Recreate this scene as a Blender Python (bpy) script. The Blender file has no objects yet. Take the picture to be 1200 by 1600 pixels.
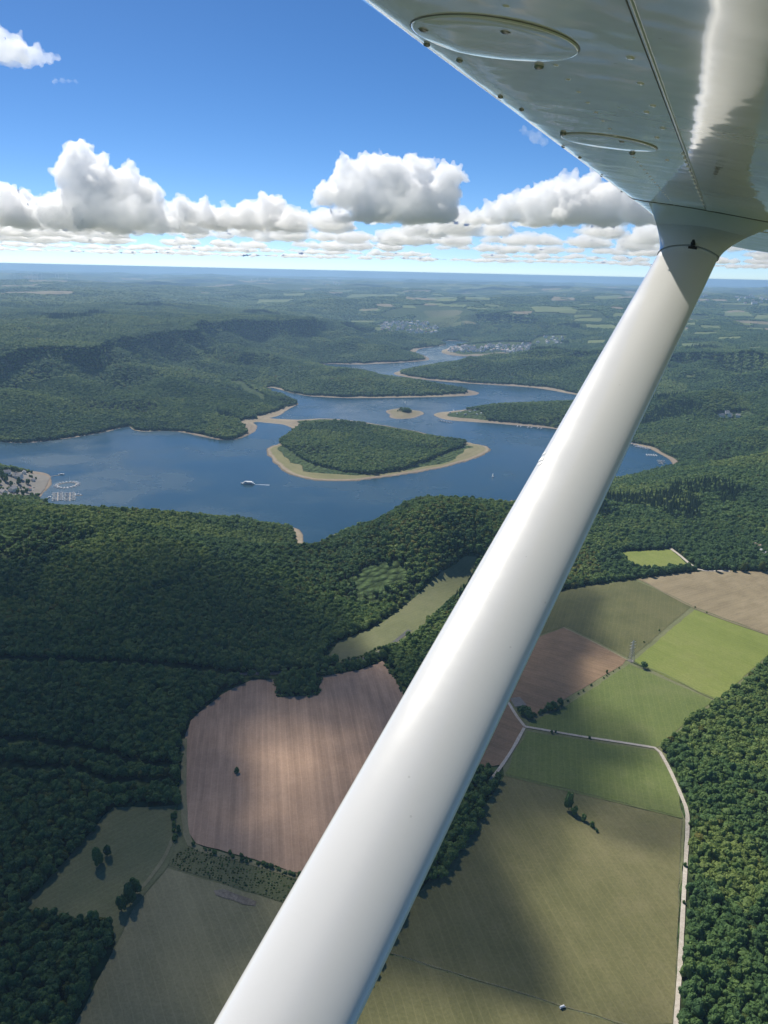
import bpy, bmesh, math, random
import numpy as np
from mathutils import Vector, Matrix, geometry

random.seed(7); RNG = np.random.default_rng(11)
scene = bpy.context.scene
C = scene.collection
PI = math.pi
rad = math.radians

# ------------------------------------------------------------------ camera, sky, sun, exposure
CAM_Z = 520.0                      # metres above the lake
FPX = 1202.0                       # focal length in photo pixels (1200 x 1600)
PITCH = rad(17.35); ROLL = math.atan(.0225)
fwd = np.array([0, math.cos(PITCH), -math.sin(PITCH)])
up0 = np.array([0, math.sin(PITCH), math.cos(PITCH)])
rt0 = np.array([1.0, 0, 0])
rt = rt0*math.cos(ROLL)+up0*math.sin(ROLL)
up = -rt0*math.sin(ROLL)+up0*math.cos(ROLL)
cam_d = bpy.data.cameras.new('camera'); cam = bpy.data.objects.new('camera', cam_d); C.objects.link(cam)
cam_d.sensor_fit = 'VERTICAL'; cam_d.sensor_height = 36.0; cam_d.lens = 36.0*FPX/1600.0
cam_d.clip_start = .02; cam_d.clip_end = 200000
cam.matrix_world = Matrix(((rt[0], up[0], -fwd[0], 0), (rt[1], up[1], -fwd[1], 0), (rt[2], up[2], -fwd[2], CAM_Z), (0, 0, 0, 1)))
scene.camera = cam

SUN_AZ = rad(-32)                  # from +Y towards +X
SUN_EL = rad(47)
SUN = np.array([math.sin(SUN_AZ)*math.cos(SUN_EL), math.cos(SUN_AZ)*math.cos(SUN_EL), math.sin(SUN_EL)])
world = bpy.data.worlds.new('World'); scene.world = world; world.use_nodes = True
wn = world.node_tree.nodes; wl = world.node_tree.links
sky = wn.new('ShaderNodeTexSky'); sky.sky_type = 'NISHITA'; sky.sun_disc = False
sky.sun_elevation = SUN_EL; sky.sun_rotation = SUN_AZ
sky.altitude = 700; sky.air_density = .5; sky.dust_density = .15; sky.ozone_density = 3.0
bgn = wn['Background']; bgn.inputs['Strength'].default_value = .092
hs = wn.new('ShaderNodeHueSaturation'); hs.inputs['Saturation'].default_value = 1.22
wl.new(sky.outputs[0], hs.inputs['Color']); wl.new(hs.outputs[0], bgn.inputs['Color'])
sd_ = bpy.data.lights.new('sun', 'SUN'); sd_.energy = 4.0; sd_.angle = rad(.55); sd_.color = (1, .95, .86)
sun = bpy.data.objects.new('sun', sd_); C.objects.link(sun); sun.location = (-800, 1000, 3000)
sun.rotation_euler = Vector(tuple(SUN)).to_track_quat('Z', 'Y').to_euler()
scene.view_settings.view_transform = 'Standard'; scene.view_settings.look = 'None'
scene.view_settings.exposure = .45; scene.view_settings.gamma = 1.0; scene.view_settings.use_curve_mapping = False
cy = scene.cycles
cy.max_bounces = 34; cy.diffuse_bounces = 3; cy.glossy_bounces = 3; cy.transparent_max_bounces = 24
cy.volume_bounces = 32; cy.use_denoising = True; cy.sample_clamp_indirect = 6.0
try:
    cy.denoiser = 'OPENIMAGEDENOISE'; cy.denoising_input_passes = 'RGB_ALBEDO_NORMAL'
except Exception:
    pass

# ------------------------------------------------------------------ helpers
def tag(o, label=None, cat=None, group=None, kind=None):
    if label: o['label'] = label
    if cat: o['category'] = cat
    if group: o['group'] = group
    if kind: o['kind'] = kind
    return o
def link(name, me, mat=None, parent=None):
    o = bpy.data.objects.new(name, me); C.objects.link(o)
    if mat is not None and me is not None and len(me.materials) == 0:
        for m in (mat if isinstance(mat, (list, tuple)) else [mat]): me.materials.append(m)
    if parent is not None: o.parent = parent
    return o
def empty(name, loc=(0, 0, 0), rz=0, parent=None):
    o = bpy.data.objects.new(name, None); C.objects.link(o); o.location = loc; o.rotation_euler = (0, 0, rz)
    o.empty_display_size = .5
    if parent is not None: o.parent = parent
    return o
def pydata(name, v, f, smooth=False, midx=None):
    me = bpy.data.meshes.new(name); me.from_pydata([tuple(map(float, p)) for p in v], [], [tuple(int(i) for i in q) for q in f]); me.update()
    if smooth: me.polygons.foreach_set('use_smooth', [True]*len(me.polygons))
    if midx is not None: me.polygons.foreach_set('material_index', midx)
    return me
class MB:
    def __init__(s): s.v = []; s.f = []; s.m = []
    def add(s, v, f, m=0):
        b = len(s.v); s.v += [tuple(p) for p in v]; s.f += [tuple(i+b for i in q) for q in f]; s.m += [m]*len(f); return s
    def box(s, c, d, m=0, rz=0, top=1.0):
        x, y, z = d[0]/2, d[1]/2, d[2]/2; cs, sn = math.cos(rz), math.sin(rz)
        P = []
        for k in (-1, 1):
            q = top if k > 0 else 1
            for (i, j) in ((-1, -1), (1, -1), (1, 1), (-1, 1)):
                a, b = i*x*q, j*y*q
                P.append((c[0]+a*cs-b*sn, c[1]+a*sn+b*cs, c[2]+k*z))
        return s.add(P, [(3, 2, 1, 0), (4, 5, 6, 7), (0, 1, 5, 4), (1, 2, 6, 5), (2, 3, 7, 6), (3, 0, 4, 7)], m)
    def tube(s, p, q, r0, r1=None, n=6, m=0, caps=True):
        p, q = Vector(p), Vector(q); r1 = r0 if r1 is None else r1
        d = (q-p).normalized(); a = d.orthogonal().normalized(); b = d.cross(a)
        P = []
        for c, r in ((p, r0), (q, r1)):
            for k in range(n):
                t = 2*PI*k/n; P.append(c+a*(r*math.cos(t))+b*(r*math.sin(t)))
        F = [(k, (k+1) % n, n+(k+1) % n, n+k) for k in range(n)]
        if caps: F += [tuple(range(n-1, -1, -1)), tuple(range(n, 2*n))]
        return s.add(P, F, m)
    def build(s, name, mat, parent=None, smooth=False):
        return link(name, pydata(name, s.v, s.f, smooth, s.m), mat, parent)

_perm = np.random.default_rng(3).permutation(256); _perm = np.concatenate([_perm, _perm])
_gr = np.random.default_rng(4).random(512)*2*np.pi; _gx, _gy = np.cos(_gr), np.sin(_gr)
def perlin(x, y):
    xi = np.floor(x).astype(int); yi = np.floor(y).astype(int); xf = x-xi; yf = y-yi
    xi &= 255; yi &= 255
    u = xf*xf*xf*(xf*(xf*6-15)+10); v = yf*yf*yf*(yf*(yf*6-15)+10)
    def g(ix, iy, dx, dy):
        h = _perm[_perm[ix & 255]+(iy & 255)]; return _gx[h]*dx+_gy[h]*dy
    a = g(xi, yi, xf, yf); b = g(xi+1, yi, xf-1, yf); c = g(xi, yi+1, xf, yf-1); d = g(xi+1, yi+1, xf-1, yf-1)
    return (a+(b-a)*u)+((c+(d-c)*u)-(a+(b-a)*u))*v
def fbm(x, y, o=4, gain=.5):
    s = 0; a = 1
    for k in range(o):
        s = s+a*perlin(x*2**k+17.3*k, y*2**k-9.1*k); a *= gain
    return s
def sstep(a, b, x):
    t = np.clip((x-a)/(b-a), 0, 1); return t*t*(3-2*t)

def ray(px, py):
    d = fwd+(px-600)/FPX*rt+(800-py)/FPX*up
    return d/np.linalg.norm(d)
def at_z(px, py, z=0.0):
    d = ray(px, py); t = (z-CAM_Z)/d[2]; return np.array([d[0]*t, d[1]*t])

# ------------------------------------------------------------------ node helpers
class NT:
    def __init__(s, name):
        s.mat = bpy.data.materials.new(name); s.mat.use_nodes = True
        s.n = s.mat.node_tree.nodes; s.l = s.mat.node_tree.links
        s.bsdf = s.n['Principled BSDF']; s.out = s.n['Material Output']
    def new(s, t, **kw):
        n = s.n.new(t)
        for k, v in kw.items():
            if k in ('operation', 'blend_type', 'data_type', 'attribute_name', 'feature', 'distance', 'noise_dimensions', 'wave_type', 'bands_direction', 'wave_profile', 'voronoi_dimensions', 'clamp', 'clamp_factor'): setattr(n, k, v)
            else: n.inputs[k].default_value = v
        return n
    def noise(s, vec, scale, detail=4, rough=.55, dist=0):
        n = s.new('ShaderNodeTexNoise', Scale=scale, Detail=detail, Roughness=rough, Distortion=dist)
        if vec is not None: s.l.new(vec, n.inputs['Vector'])
        return n.outputs['Fac']
    def ramp(s, fac, stops):
        n = s.n.new('ShaderNodeValToRGB'); e = n.color_ramp.elements
        while len(e) < len(stops): e.new(.5)
        for k, (p, c) in enumerate(stops):
            e[k].position = p; e[k].color = (*c, 1) if len(c) == 3 else c
        s.l.new(fac, n.inputs['Fac']); return n.outputs['Color']
    def mix(s, fac, a, b, mode='MIX'):
        n = s.n.new('ShaderNodeMix'); n.data_type = 'RGBA'; n.blend_type = mode
        for sock, v in ((n.inputs[0], fac), (n.inputs[6], a), (n.inputs[7], b)):
            if isinstance(v, bpy.types.NodeSocket): s.l.new(v, sock)
            elif isinstance(v, (int, float)): sock.default_value = v
            else: sock.default_value = (*v, 1)
        return n.outputs[2]
    def math(s, op, a, b=0.0, c=None):
        n = s.n.new('ShaderNodeMath'); n.operation = op
        for k, v in enumerate((a, b) if c is None else (a, b, c)):
            if isinstance(v, bpy.types.NodeSocket): s.l.new(v, n.inputs[k])
            else: n.inputs[k].default_value = v
        return n.outputs[0]
    def smooth(s, v, lo, hi):
        n = s.n.new('ShaderNodeMapRange'); n.interpolation_type = 'SMOOTHSTEP'
        for k, q in ((0, v), (1, lo), (2, hi)):
            if isinstance(q, bpy.types.NodeSocket): s.l.new(q, n.inputs[k])
            else: n.inputs[k].default_value = q
        return n.outputs[0]
    def pos(s): return s.n.new('ShaderNodeNewGeometry').outputs['Position']
    def attr(s, name): 
        n = s.n.new('ShaderNodeAttribute'); n.attribute_name = name; return n.outputs['Fac']
    def bump(s, h, strength, dist):
        n = s.new('ShaderNodeBump', Strength=strength, Distance=dist); s.l.new(h, n.inputs['Height'])
        s.l.new(n.outputs[0], s.bsdf.inputs['Normal'])
    def set(s, **kw):
        for k, v in kw.items():
            i = s.bsdf.inputs[k.replace('_', ' ')]
            if isinstance(v, bpy.types.NodeSocket): s.l.new(v, i)
            elif isinstance(v, tuple): i.default_value = (*v, 1)
            else: i.default_value = v
        return s
def plain(name, col, rough=.6, metal=0, var=.12, scale=3.0):
    m = NT(name); f = m.noise(m.pos(), scale, 4)
    d = tuple(c*(1-var) for c in col); b = tuple(min(1, c*(1+var)) for c in col)
    m.set(Base_Color=m.ramp(f, [(.3, d), (.7, b)]), Roughness=rough, Metallic=metal)
    return m.mat

# ------------------------------------------------------------------ lake outline (photo pixels on the water plane)
LAKE_PX = [(-500, 716), (-150, 700), (0, 691), (40, 693), (100, 686), (160, 677), (188, 669), (200, 666), (207, 672), (225, 675), (270, 673), (300, 679),
    (345, 688), (368, 687), (396, 677), (403, 667), (394, 659), (420, 661), (447, 664), (463, 672), (455, 684), (438, 693), (418, 700), (416, 706),
    (425, 719), (440, 733), (462, 745), (500, 751), (545, 752), (590, 747), (640, 740), (690, 731), (740, 718), (768, 704), (762, 697), (735, 693),
    (705, 686), (660, 676), (600, 664), (545, 656), (500, 653), (472, 656), (445, 655), (415, 653), (428, 652), (442, 647), (452, 638), (470, 631),
    (455, 622), (432, 615), (416, 607), (425, 605), (450, 613), (480, 619), (530, 622), (600, 622), (650, 621), (700, 620), (743, 618), (752, 614),
    (738, 610), (700, 604), (660, 597), (620, 591), (580, 586), (540, 580), (508, 573), (506, 568), (560, 570), (600, 568), (640, 566), (674, 563), (668, 557),
    (648, 551), (655, 545), (680, 542), (700, 538), (690, 534), (694, 532), (730, 534), (735, 536), (712, 540), (700, 544), (688, 548),
    (692, 553), (720, 557), (758, 556), (788, 552), (800, 554), (768, 560), (740, 563), (700, 567), (660, 573), (632, 578), (614, 582), (617, 586), (650, 592), (700, 597), (760, 601),
    (828, 605), (862, 610), (897, 617), (960, 622), (990, 628), (940, 630), (890, 629), (830, 631), (770, 635), (715, 641), (680, 645), (676, 649), (692, 656), (730, 659),
    (790, 663), (832, 667), (866, 670), (930, 680), (985, 694), (1012, 700), (1035, 711), (1052, 723), (1040, 729), (1005, 738), (960, 748), (900, 765), (840, 780), (790, 786), (806, 778),
    (796, 790), (780, 803), (720, 806), (640, 812), (560, 822), (500, 842), (482, 862), (476, 860), (473, 848), (473, 832), (466, 824), (440, 823), (380, 812), (300, 806), (200, 803), (110, 795),
    (62, 784), (66, 774), (76, 762), (83, 748), (70, 738), (45, 735), (0, 729), (-60, 724), (-200, 735), (-500, 760)]
LAKE = np.array([at_z(x, y) for x, y in LAKE_PX])
ISLET_C = at_z(631, 646)
a0 = at_z(602, 646); a1 = at_z(660, 645); b0 = at_z(631, 638.5); b1 = at_z(631, 655)
ISLET = []
for k in range(20):
    t = 2*PI*k/20; w = 1+.12*math.sin(3*t+1)+.06*math.sin(5*t)
    ISLET.append(ISLET_C+w*(np.array([(a1-a0)[0]/2*math.cos(t), 0])+np.array([0, (b1-b0)[1]/2*math.sin(t)*-1])))
ISLET = np.array(ISLET)
def seg_dist(P, poly, closed=True, chunk=40000):
    A = poly; B = np.roll(poly, -1, 0)
    if not closed: A = poly[:-1]; B = poly[1:]
    D = B-A; L2 = (D**2).sum(1)+1e-9
    out = np.empty(len(P))
    for i in range(0, len(P), chunk):
        Q = P[i:i+chunk]
        best = np.full(len(Q), 1e18)
        for k in range(len(A)):
            qx = Q[:, 0]-A[k, 0]; qy = Q[:, 1]-A[k, 1]
            t = np.clip((qx*D[k, 0]+qy*D[k, 1])/L2[k], 0, 1)
            d = (qx-t*D[k, 0])**2+(qy-t*D[k, 1])**2
            np.minimum(best, d, out=best)
        out[i:i+chunk] = best
    return np.sqrt(out)
def inside(P, poly):
    x, y = P[:, 0], P[:, 1]; r = np.zeros(len(P), bool)
    A = poly; B = np.roll(poly, -1, 0)
    for k in range(len(A)):
        if A[k, 1] == B[k, 1]: continue
        c = (A[k, 1] > y) != (B[k, 1] > y)
        r ^= c & (x < (B[k, 0]-A[k, 0])*(y-A[k, 1])/(B[k, 1]-A[k, 1])+A[k, 0])
    return r
def smooth_poly(p, it=1, closed=True):
    for _ in range(it):
        q = []
        n = len(p)
        for k in range(n if closed else n-1):
            a, b = p[k], p[(k+1) % n]; q += [a*.78+b*.22, a*.22+b*.78]
        if not closed: q = [p[0]]+q+[p[-1]]
        p = np.array(q)
    return p
LAKE_S = smooth_poly(LAKE, 1); ISLET_S = ISLET
def shore(P):                      # signed distance to the waterline, positive on land
    lo = LAKE_S.min(0)-900; hi = LAKE_S.max(0)+900
    d = np.full(len(P), 900.0)
    m = (P[:, 0] > lo[0]) & (P[:, 0] < hi[0]) & (P[:, 1] > lo[1]) & (P[:, 1] < hi[1])
    if m.any():
        Q = P[m]; e = seg_dist(Q, LAKE_S); w = inside(Q, LAKE_S)
        e = np.where(w, -e, e)
        k = (np.abs(Q-ISLET_C).max(1) < 400)
        if k.any():
            g = seg_dist(Q[k], ISLET_S); g = np.where(inside(Q[k], ISLET_S), g, -g)
            e[k] = np.maximum(e[k], g)
        q = 7*perlin(Q[:, 0]/60, Q[:, 1]/60)+3*perlin(Q[:, 0]/19, Q[:, 1]/19)
        d[m] = e+q*np.clip(1-np.abs(e)/120, 0, 1)
    return d

# ------------------------------------------------------------------ terrain height from control points
CTRL = [(600, 1600, 75), (200, 1600, 75), (1000, 1600, 75), (600, 1900, 75), (0, 1900, 75), (1200, 1900, 75), (200, 1350, 75), (500, 1300, 76), (900, 1300, 75), (1150, 1300, 78),
    (350, 1150, 77), (700, 1150, 76), (900, 1150, 76), (1000, 1050, 77), (1150, 1000, 79), (850, 1050, 76), (1150, 920, 80), (1000, 915, 77), (900, 940, 74), (450, 1060, 76), (600, 1030, 72),
    (0, 1250, 78), (0, 1080, 84), (250, 1080, 82), (120, 960, 96), (350, 960, 88), (0, 880, 108), (200, 880, 106), (400, 890, 92),
    (-150, 815, 112), (0, 812, 112), (100, 806, 112), (200, 800, 113), (300, 802, 112), (380, 818, 102), (440, 842, 84), (470, 880, 66), (500, 905, 62), (540, 930, 62),
    (520, 868, 58), (565, 852, 82), (610, 826, 110), (655, 802, 128), (700, 793, 137), (750, 806, 122), (800, 830, 92), (700, 850, 106), (640, 860, 98), (640, 900, 80), (720, 900, 68), (640, 970, 68), (560, 1005, 69),
    (850, 880, 74), (920, 860, 74), (1020, 872, 78), (960, 800, 74), (1060, 800, 84), (1130, 850, 86), (1190, 860, 92), (1000, 757, 62), (1060, 745, 66), (1180, 760, 106), (1120, 740, 90), (1190, 700, 120),
    (1090, 690, 92), (1150, 655, 138), (1050, 650, 110), (1190, 620, 145), (1080, 600, 135), (1190, 560, 160),
    (0, 640, 90), (100, 620, 130), (200, 600, 150), (300, 620, 110), (0, 560, 165), (150, 530, 185), (300, 510, 195), (420, 505, 185), (380, 560, 130), (500, 520, 150), (600, 525, 110), (640, 540, 70), (480, 585, 80), (560, 545, 120),
    (650, 515, 60), (620, 510, 50), (760, 540, 30), (850, 530, 60), (760, 580, 70), (850, 570, 95), (950, 560, 120), (700, 500, 120), (800, 505, 130), (900, 500, 150), (1000, 500, 160), (1100, 500, 170), (1200, 500, 175),
    (500, 495, 110), (480, 480, 130), (560, 480, 150), (700, 470, 170), (300, 480, 170), (150, 480, 190), (0, 490, 190),
    (0, 450, 190), (150, 450, 190), (300, 445, 150), (450, 450, 150), (600, 452, 190), (800, 452, 200), (1000, 458, 200), (1200, 465, 200),
    (80, 640, 70), (300, 655, 40), (960, 790, 74)]
Pc = []; Zc = []
for (x, y, z) in CTRL:
    q = at_z(x, y, z); Pc.append((math.atan2(q[0], q[1]), .5*math.log(q[0]**2+q[1]**2))); Zc.append(z)
for r, z in ((25000, 190), (40000, 160), (75000, 150)):
    for t in (-1.4, -.9, -.45, -.2, 0, .2, .45, .9, 1.4): Pc.append((t, math.log(r))); Zc.append(z)
for t in (-1.4, -.9, .9, 1.4):
    for r, z in ((50, 75), (300, 75), (900, 85), (1700, 100), (3500, 130), (9000, 170)): Pc.append((t, math.log(r))); Zc.append(z)
for t in (-.5, 0, .5): Pc.append((t, math.log(50))); Zc.append(75)
Pc = np.array(Pc); Zc = np.array(Zc, float); Zm = 100.0
def tps(d2): return np.where(d2 > 1e-12, .5*d2*np.log(np.maximum(d2, 1e-12)), 0)
Kc = tps(((Pc[:, None]-Pc[None])**2).sum(-1))+np.eye(len(Pc))*2e-4
_n = len(Pc); Mx = np.zeros((_n+3, _n+3)); Mx[:_n, :_n] = Kc; Mx[:_n, _n] = 1; Mx[:_n, _n+1:] = Pc; Mx[_n, :_n] = 1; Mx[_n+1:, :_n] = Pc.T
Wc = np.linalg.solve(Mx, np.concatenate([Zc-Zm, np.zeros(3)]))
FLAT = []                          # polygons kept smooth (fields), filled in below
def base_h(P):
    th = np.clip(np.arctan2(P[:, 0], P[:, 1]), -1.4, 1.4); r = np.hypot(P[:, 0], P[:, 1]); lr = np.log(np.clip(r, 50, 75000))
    z = Zm+Wc[_n]+Wc[_n+1]*th+Wc[_n+2]*lr
    for k in range(_n): z = z+Wc[k]*tps((th-Pc[k, 0])**2+(lr-Pc[k, 1])**2)
    z = np.clip(z, 5, 260)
    x, y = P[:, 0], P[:, 1]
    amp = 4*sstep(800, 1300, r)+40*sstep(2050, 3300, r)+26*sstep(5000, 9000, r)
    rid = 1-2*np.abs(perlin(x/900+3.1, y/900))
    z = z+amp*(.6*rid-.1+.8*fbm(x/1500, y/1500, 4))
    td = np.degrees(np.arctan2(x, y))
    side = sstep(3, -4, td)*sstep(2250, 2900, r)*sstep(7000, 5200, r)+.6*sstep(13, 18, td)*sstep(1900, 2600, r)*sstep(7000, 5200, r)
    spur = 1-2.2*np.abs(perlin(x/520+1.7+.15*perlin(x/200, y/200), y/640+8.2)); spur2 = 1-2*np.abs(perlin(x/230+11, y/260-4))
    z = z+side*(20*spur+12*spur2-10)
    far = sstep(9000, 16000, r)
    mid_ = sstep(5500, 9000, r)
    z = z+mid_*(72*(1-2.2*np.abs(perlin(x/2600+2.2, y/1900)))+22*(1-2*np.abs(perlin(x/900, y/800+3)))-30)+far*(125*fbm(x/5000+5, y/4500, 4)-60*np.clip(.25-np.abs(perlin(x/7000, y/7000+.7)), 0, 1)*2)
    z = z-np.clip(r-8000, 0, None)**2/(2*7.3e6)
    return z
def height(P, sh=None):
    P = np.asarray(P, float).reshape(-1, 2)
    s = shore(P) if sh is None else sh
    z = base_h(P); z = np.where(np.hypot(P[:, 0], P[:, 1]) < 9000, np.maximum(z, 3), z)
    r = np.hypot(P[:, 0], P[:, 1])
    slope = (.36+.42*np.exp(-((P[:, 0]-130)**2+(P[:, 1]-1260)**2)/(2*170.0**2))-.18*sstep(2100, 2900, r))*(1+.55*np.clip(perlin(P[:, 0]/210+4.4, P[:, 1]/210)*1.6, -1, 1)*sstep(1900, 2200, r))
    prof = np.where(s < 30, .07*s, 2.1+slope*(s-30))
    k = 12.0
    hmin = np.clip(.5+.5*(z-prof)/k, 0, 1)
    zz = z*(1-hmin)+prof*hmin-k*hmin*(1-hmin)*np.clip(s/60, 0, 1)
    return np.where(s < 0, np.maximum(-.12*-s*1.0, -12), np.where(s > 700, z, np.minimum(zz, z)))
# ------------------------------------------------------------------ the terrain sheet: rings round the place below the aircraft, out to the horizon
th = np.concatenate([np.arange(-180, -36, 3.0), np.arange(-36, 36.01, .2), np.arange(39, 180, 3.0)])
th = np.radians(th); nt = len(th)
rr = np.concatenate([[60, 110, 160], 200*np.cumprod(np.full(738, 1.008))]); nr = len(rr)
G = np.stack([(rr[:, None]*np.sin(th)[None]).ravel(), (rr[:, None]*np.cos(th)[None]).ravel()], 1)
sh = shore(G); Z = height(G, sh)
R0_, RK_ = 200*1.008, math.log(1.008)
_c0 = int(np.argmin(np.abs(th+rad(36)))); _Zw = Z.reshape(nr, nt)[3:, _c0:_c0+361]; _Sw = sh.reshape(nr, nt)[3:, _c0:_c0+361]
def lookup(P, T):
    P = np.asarray(P, float).reshape(-1, 2)
    u = (np.degrees(np.arctan2(P[:, 0], P[:, 1]))+36)/.2; v = np.log(np.maximum(np.hypot(P[:, 0], P[:, 1]), 1)/R0_)/RK_
    u = np.clip(u, 0, 359.999); v = np.clip(v, 0, _Zw.shape[0]-1.001); i = u.astype(int); j = v.astype(int); fu = u-i; fv = v-j
    return (T[j, i]*(1-fu)+T[j, i+1]*fu)*(1-fv)+(T[j+1, i]*(1-fu)+T[j+1, i+1]*fu)*fv
_slow_height = height
def height(P): return lookup(P, _Zw)
_rs = np.concatenate([np.arange(1.0, 1.0001, 1)*200, 200*np.cumprod(np.full(720, 1.008))])
def hit(px, py):                   # where a photo pixel meets the ground
    d = ray(px, py)
    h = math.hypot(d[0], d[1]); t = _rs/h
    P = np.stack([d[0]*t, d[1]*t], 1); z = CAM_Z+d[2]*t
    dz = z-np.maximum(height(P), 0)
    i = np.argmax(dz < 0)
    if dz[i] >= 0: i = len(t)-1
    if i == 0: return P[0]
    a, b = dz[i-1], dz[i]; f = a/(a-b+1e-9)
    tt = t[i-1]+(t[i]-t[i-1])*f
    return np.array([d[0]*tt, d[1]*tt])
def gz(p): return float(height(np.array([p]))[0])

# ------------------------------------------------------------------ open ground (photo pixels)
OPEN = {
 'ploughed': [(288, 1158), (298, 1126), (345, 1086), (392, 1063), (430, 1062), (432, 1090), (497, 1087), (502, 1058), (560, 1048), (599, 1033), (632, 1085), (660, 1150), (640, 1250), (600, 1392), (470, 1366), (380, 1338), (305, 1318), (291, 1290)],
 'ploughed_gap': [(634, 1080), (720, 1060), (790, 1095), (820, 1137), (785, 1195), (720, 1202), (662, 1150)],
 'meadow_left': [(175, 1262), (275, 1260), (276, 1312), (262, 1355), (205, 1420), (182, 1475), (175, 1443), (90, 1432), (35, 1418), (90, 1372), (150, 1302)],
 'pasture_left': [(262, 1357), (440, 1412), (500, 1400), (560, 1500), (560, 1800), (40, 1800), (120, 1600), (152, 1532), (183, 1478), (207, 1421)],
 'shrub': [(285, 1322), (475, 1368), (442, 1411), (263, 1353)],
 'meadow_big': [(790, 1213), (930, 1247), (1066, 1280), (1062, 1330), (1060, 1450), (1052, 1600), (990, 1606), (930, 1588), (760, 1537), (605, 1488), (655, 1395), (700, 1375), (745, 1310), (770, 1260)],
 'meadow_low': [(603, 1491), (760, 1540), (930, 1591), (990, 1609), (1050, 1604), (1040, 1850), (470, 1850), (555, 1600)],
 'meadow_mid': [(824, 1143), (1026, 1174), (1058, 1228), (1066, 1277), (930, 1244), (791, 1210), (803, 1178)],
 'meadow_up': [(828, 1130), (880, 1107), (983, 1038), (1117, 1096), (1085, 1117), (1036, 1162), (1026, 1168), (825, 1136)],
 'meadow_bright': [(990, 1034), (1085, 953), (1200, 994), (1245, 1010), (1200, 1024), (1122, 1093), (1050, 1062)],
 'ploughed_small': [(880, 981), (978, 1031), (973, 1039), (900, 1082), (832, 1120), (803, 1098), (770, 1085), (800, 1010)],
 'meadow_dull': [(780, 1005), (868, 926), (990, 906), (1080, 948), (985, 1030), (884, 979), (800, 1005)],
 'stubble': [(996, 905), (1060, 896), (1120, 891), (1200, 894), (1330, 900), (1330, 1040), (1200, 991), (1086, 949)],
 'meadow_nook': [(970, 863), (1048, 859), (1078, 886), (1010, 891), (990, 886)],
 'valley': [(508, 1034), (528, 1003), (590, 978), (648, 934), (690, 894), (728, 869), (746, 871), (737, 898), (700, 938), (650, 990), (600, 1018), (540, 1036)],
 'marina': [(-80, 775), (-80, 738), (0, 737), (45, 740), (70, 743), (78, 748), (70, 764), (60, 776), (20, 780)],
}
OPEN_XY = {k: np.array([hit(*q) for q in v]) for k, v in OPEN.items()}

# ------------------------------------------------------------------ ground materials
def field_mat(name, c0, c1, c2, rough=.95, stripe=None, fine=.35, grassy=True):
    m = NT(name); p = m.pos()
    big = m.noise(p, .006, 5, .6); mid = m.noise(p, .045, 5, .65); fin = m.noise(p, .45, 5, .75)
    col = m.ramp(m.math('ADD', m.math('MULTIPLY', big, .6), m.math('MULTIPLY', mid, .4)), [(.34, c0), (.5, c1), (.66, c2)])
    col = m.mix(fine, col, m.ramp(fin, [(.3, (.25, .25, .25)), (.7, (1.0, 1.0, 1.0))]), 'SOFT_LIGHT')
    if stripe:
        ang, wid, amt = stripe
        mp = m.n.new('ShaderNodeMapping'); mp.inputs['Rotation'].default_value = (0, 0, ang); m.l.new(p, mp.inputs['Vector'])
        mp2 = m.n.new('ShaderNodeMapping'); mp2.inputs['Scale'].default_value = (1/wid, .012/wid, 1); m.l.new(mp.outputs[0], mp2.inputs['Vector'])
        st = m.noise(mp2.outputs[0], 1.0, 3, .6)
        col = m.mix(amt, col, m.ramp(st, [(.32, tuple(v*.62 for v in c0)), (.68, tuple(min(1, v*1.35) for v in c2))]))
        wv = m.new('ShaderNodeTexWave', Scale=.055, Distortion=1.2, Detail=2); wv.bands_direction = 'X'; m.l.new(mp.outputs[0], wv.inputs['Vector'])
        col = m.mix(m.math('MULTIPLY', m.smooth(wv.outputs['Fac'], .93, 1.0), .2), col, tuple(min(1, v*1.5) for v in c2))
    m.set(Base_Color=col, Roughness=rough, Specular_IOR_Level=.15)
    m.bump(fin, .5, .5 if grassy else .3)
    return m.mat
GREEN_DULL = field_mat('grass_dull', (0.081, 0.089, 0.035), (0.111, 0.113, 0.046), (0.146, 0.138, 0.062), stripe=(.35, 9, 0.11))
GREEN_BIG = field_mat('grass_dry', (0.104, 0.106, 0.044), (0.142, 0.137, 0.058), (0.182, 0.165, 0.079), stripe=(-.25, 8, 0.13))
GREEN_MID = field_mat('grass_green', (0.089, 0.123, 0.038), (0.124, 0.157, 0.045), (0.159, 0.181, 0.063), stripe=(.2, 10, 0.11))
GREEN_BRIGHT = field_mat('grass_bright', (0.143, 0.181, 0.038), (0.179, 0.214, 0.050), (0.216, 0.235, 0.070), stripe=(-.6, 9, 0.12))
BROWN = field_mat('ploughed_soil', (0.289, 0.190, 0.128), (0.377, 0.251, 0.170), (0.465, 0.309, 0.210), stripe=(-.16, 6, 0.30), grassy=False)
BROWN2 = field_mat('ploughed_soil_dark', (0.167, 0.116, 0.069), (0.223, 0.149, 0.090), (0.270, 0.180, 0.109), stripe=(-.95, 7, 0.21), grassy=False)
STUBBLE = field_mat('stubble', (0.195, 0.156, 0.091), (0.247, 0.198, 0.117), (0.293, 0.237, 0.146), stripe=(1.05, 12, 0.24))
MEADOW_L = field_mat('meadow_grey_green', (0.113, 0.125, 0.057), (0.148, 0.158, 0.074), (0.186, 0.186, 0.093), stripe=(.8, 10, 0.09))
PASTURE_L = field_mat('pasture_brownish', (0.150, 0.146, 0.076), (0.209, 0.194, 0.104), (0.261, 0.239, 0.133), stripe=(-.5, 9, 0.12))
SHRUB_FLOOR = field_mat('shrub_floor', (0.091, 0.105, 0.047), (0.124, 0.135, 0.062), (0.164, 0.164, 0.081))
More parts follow.
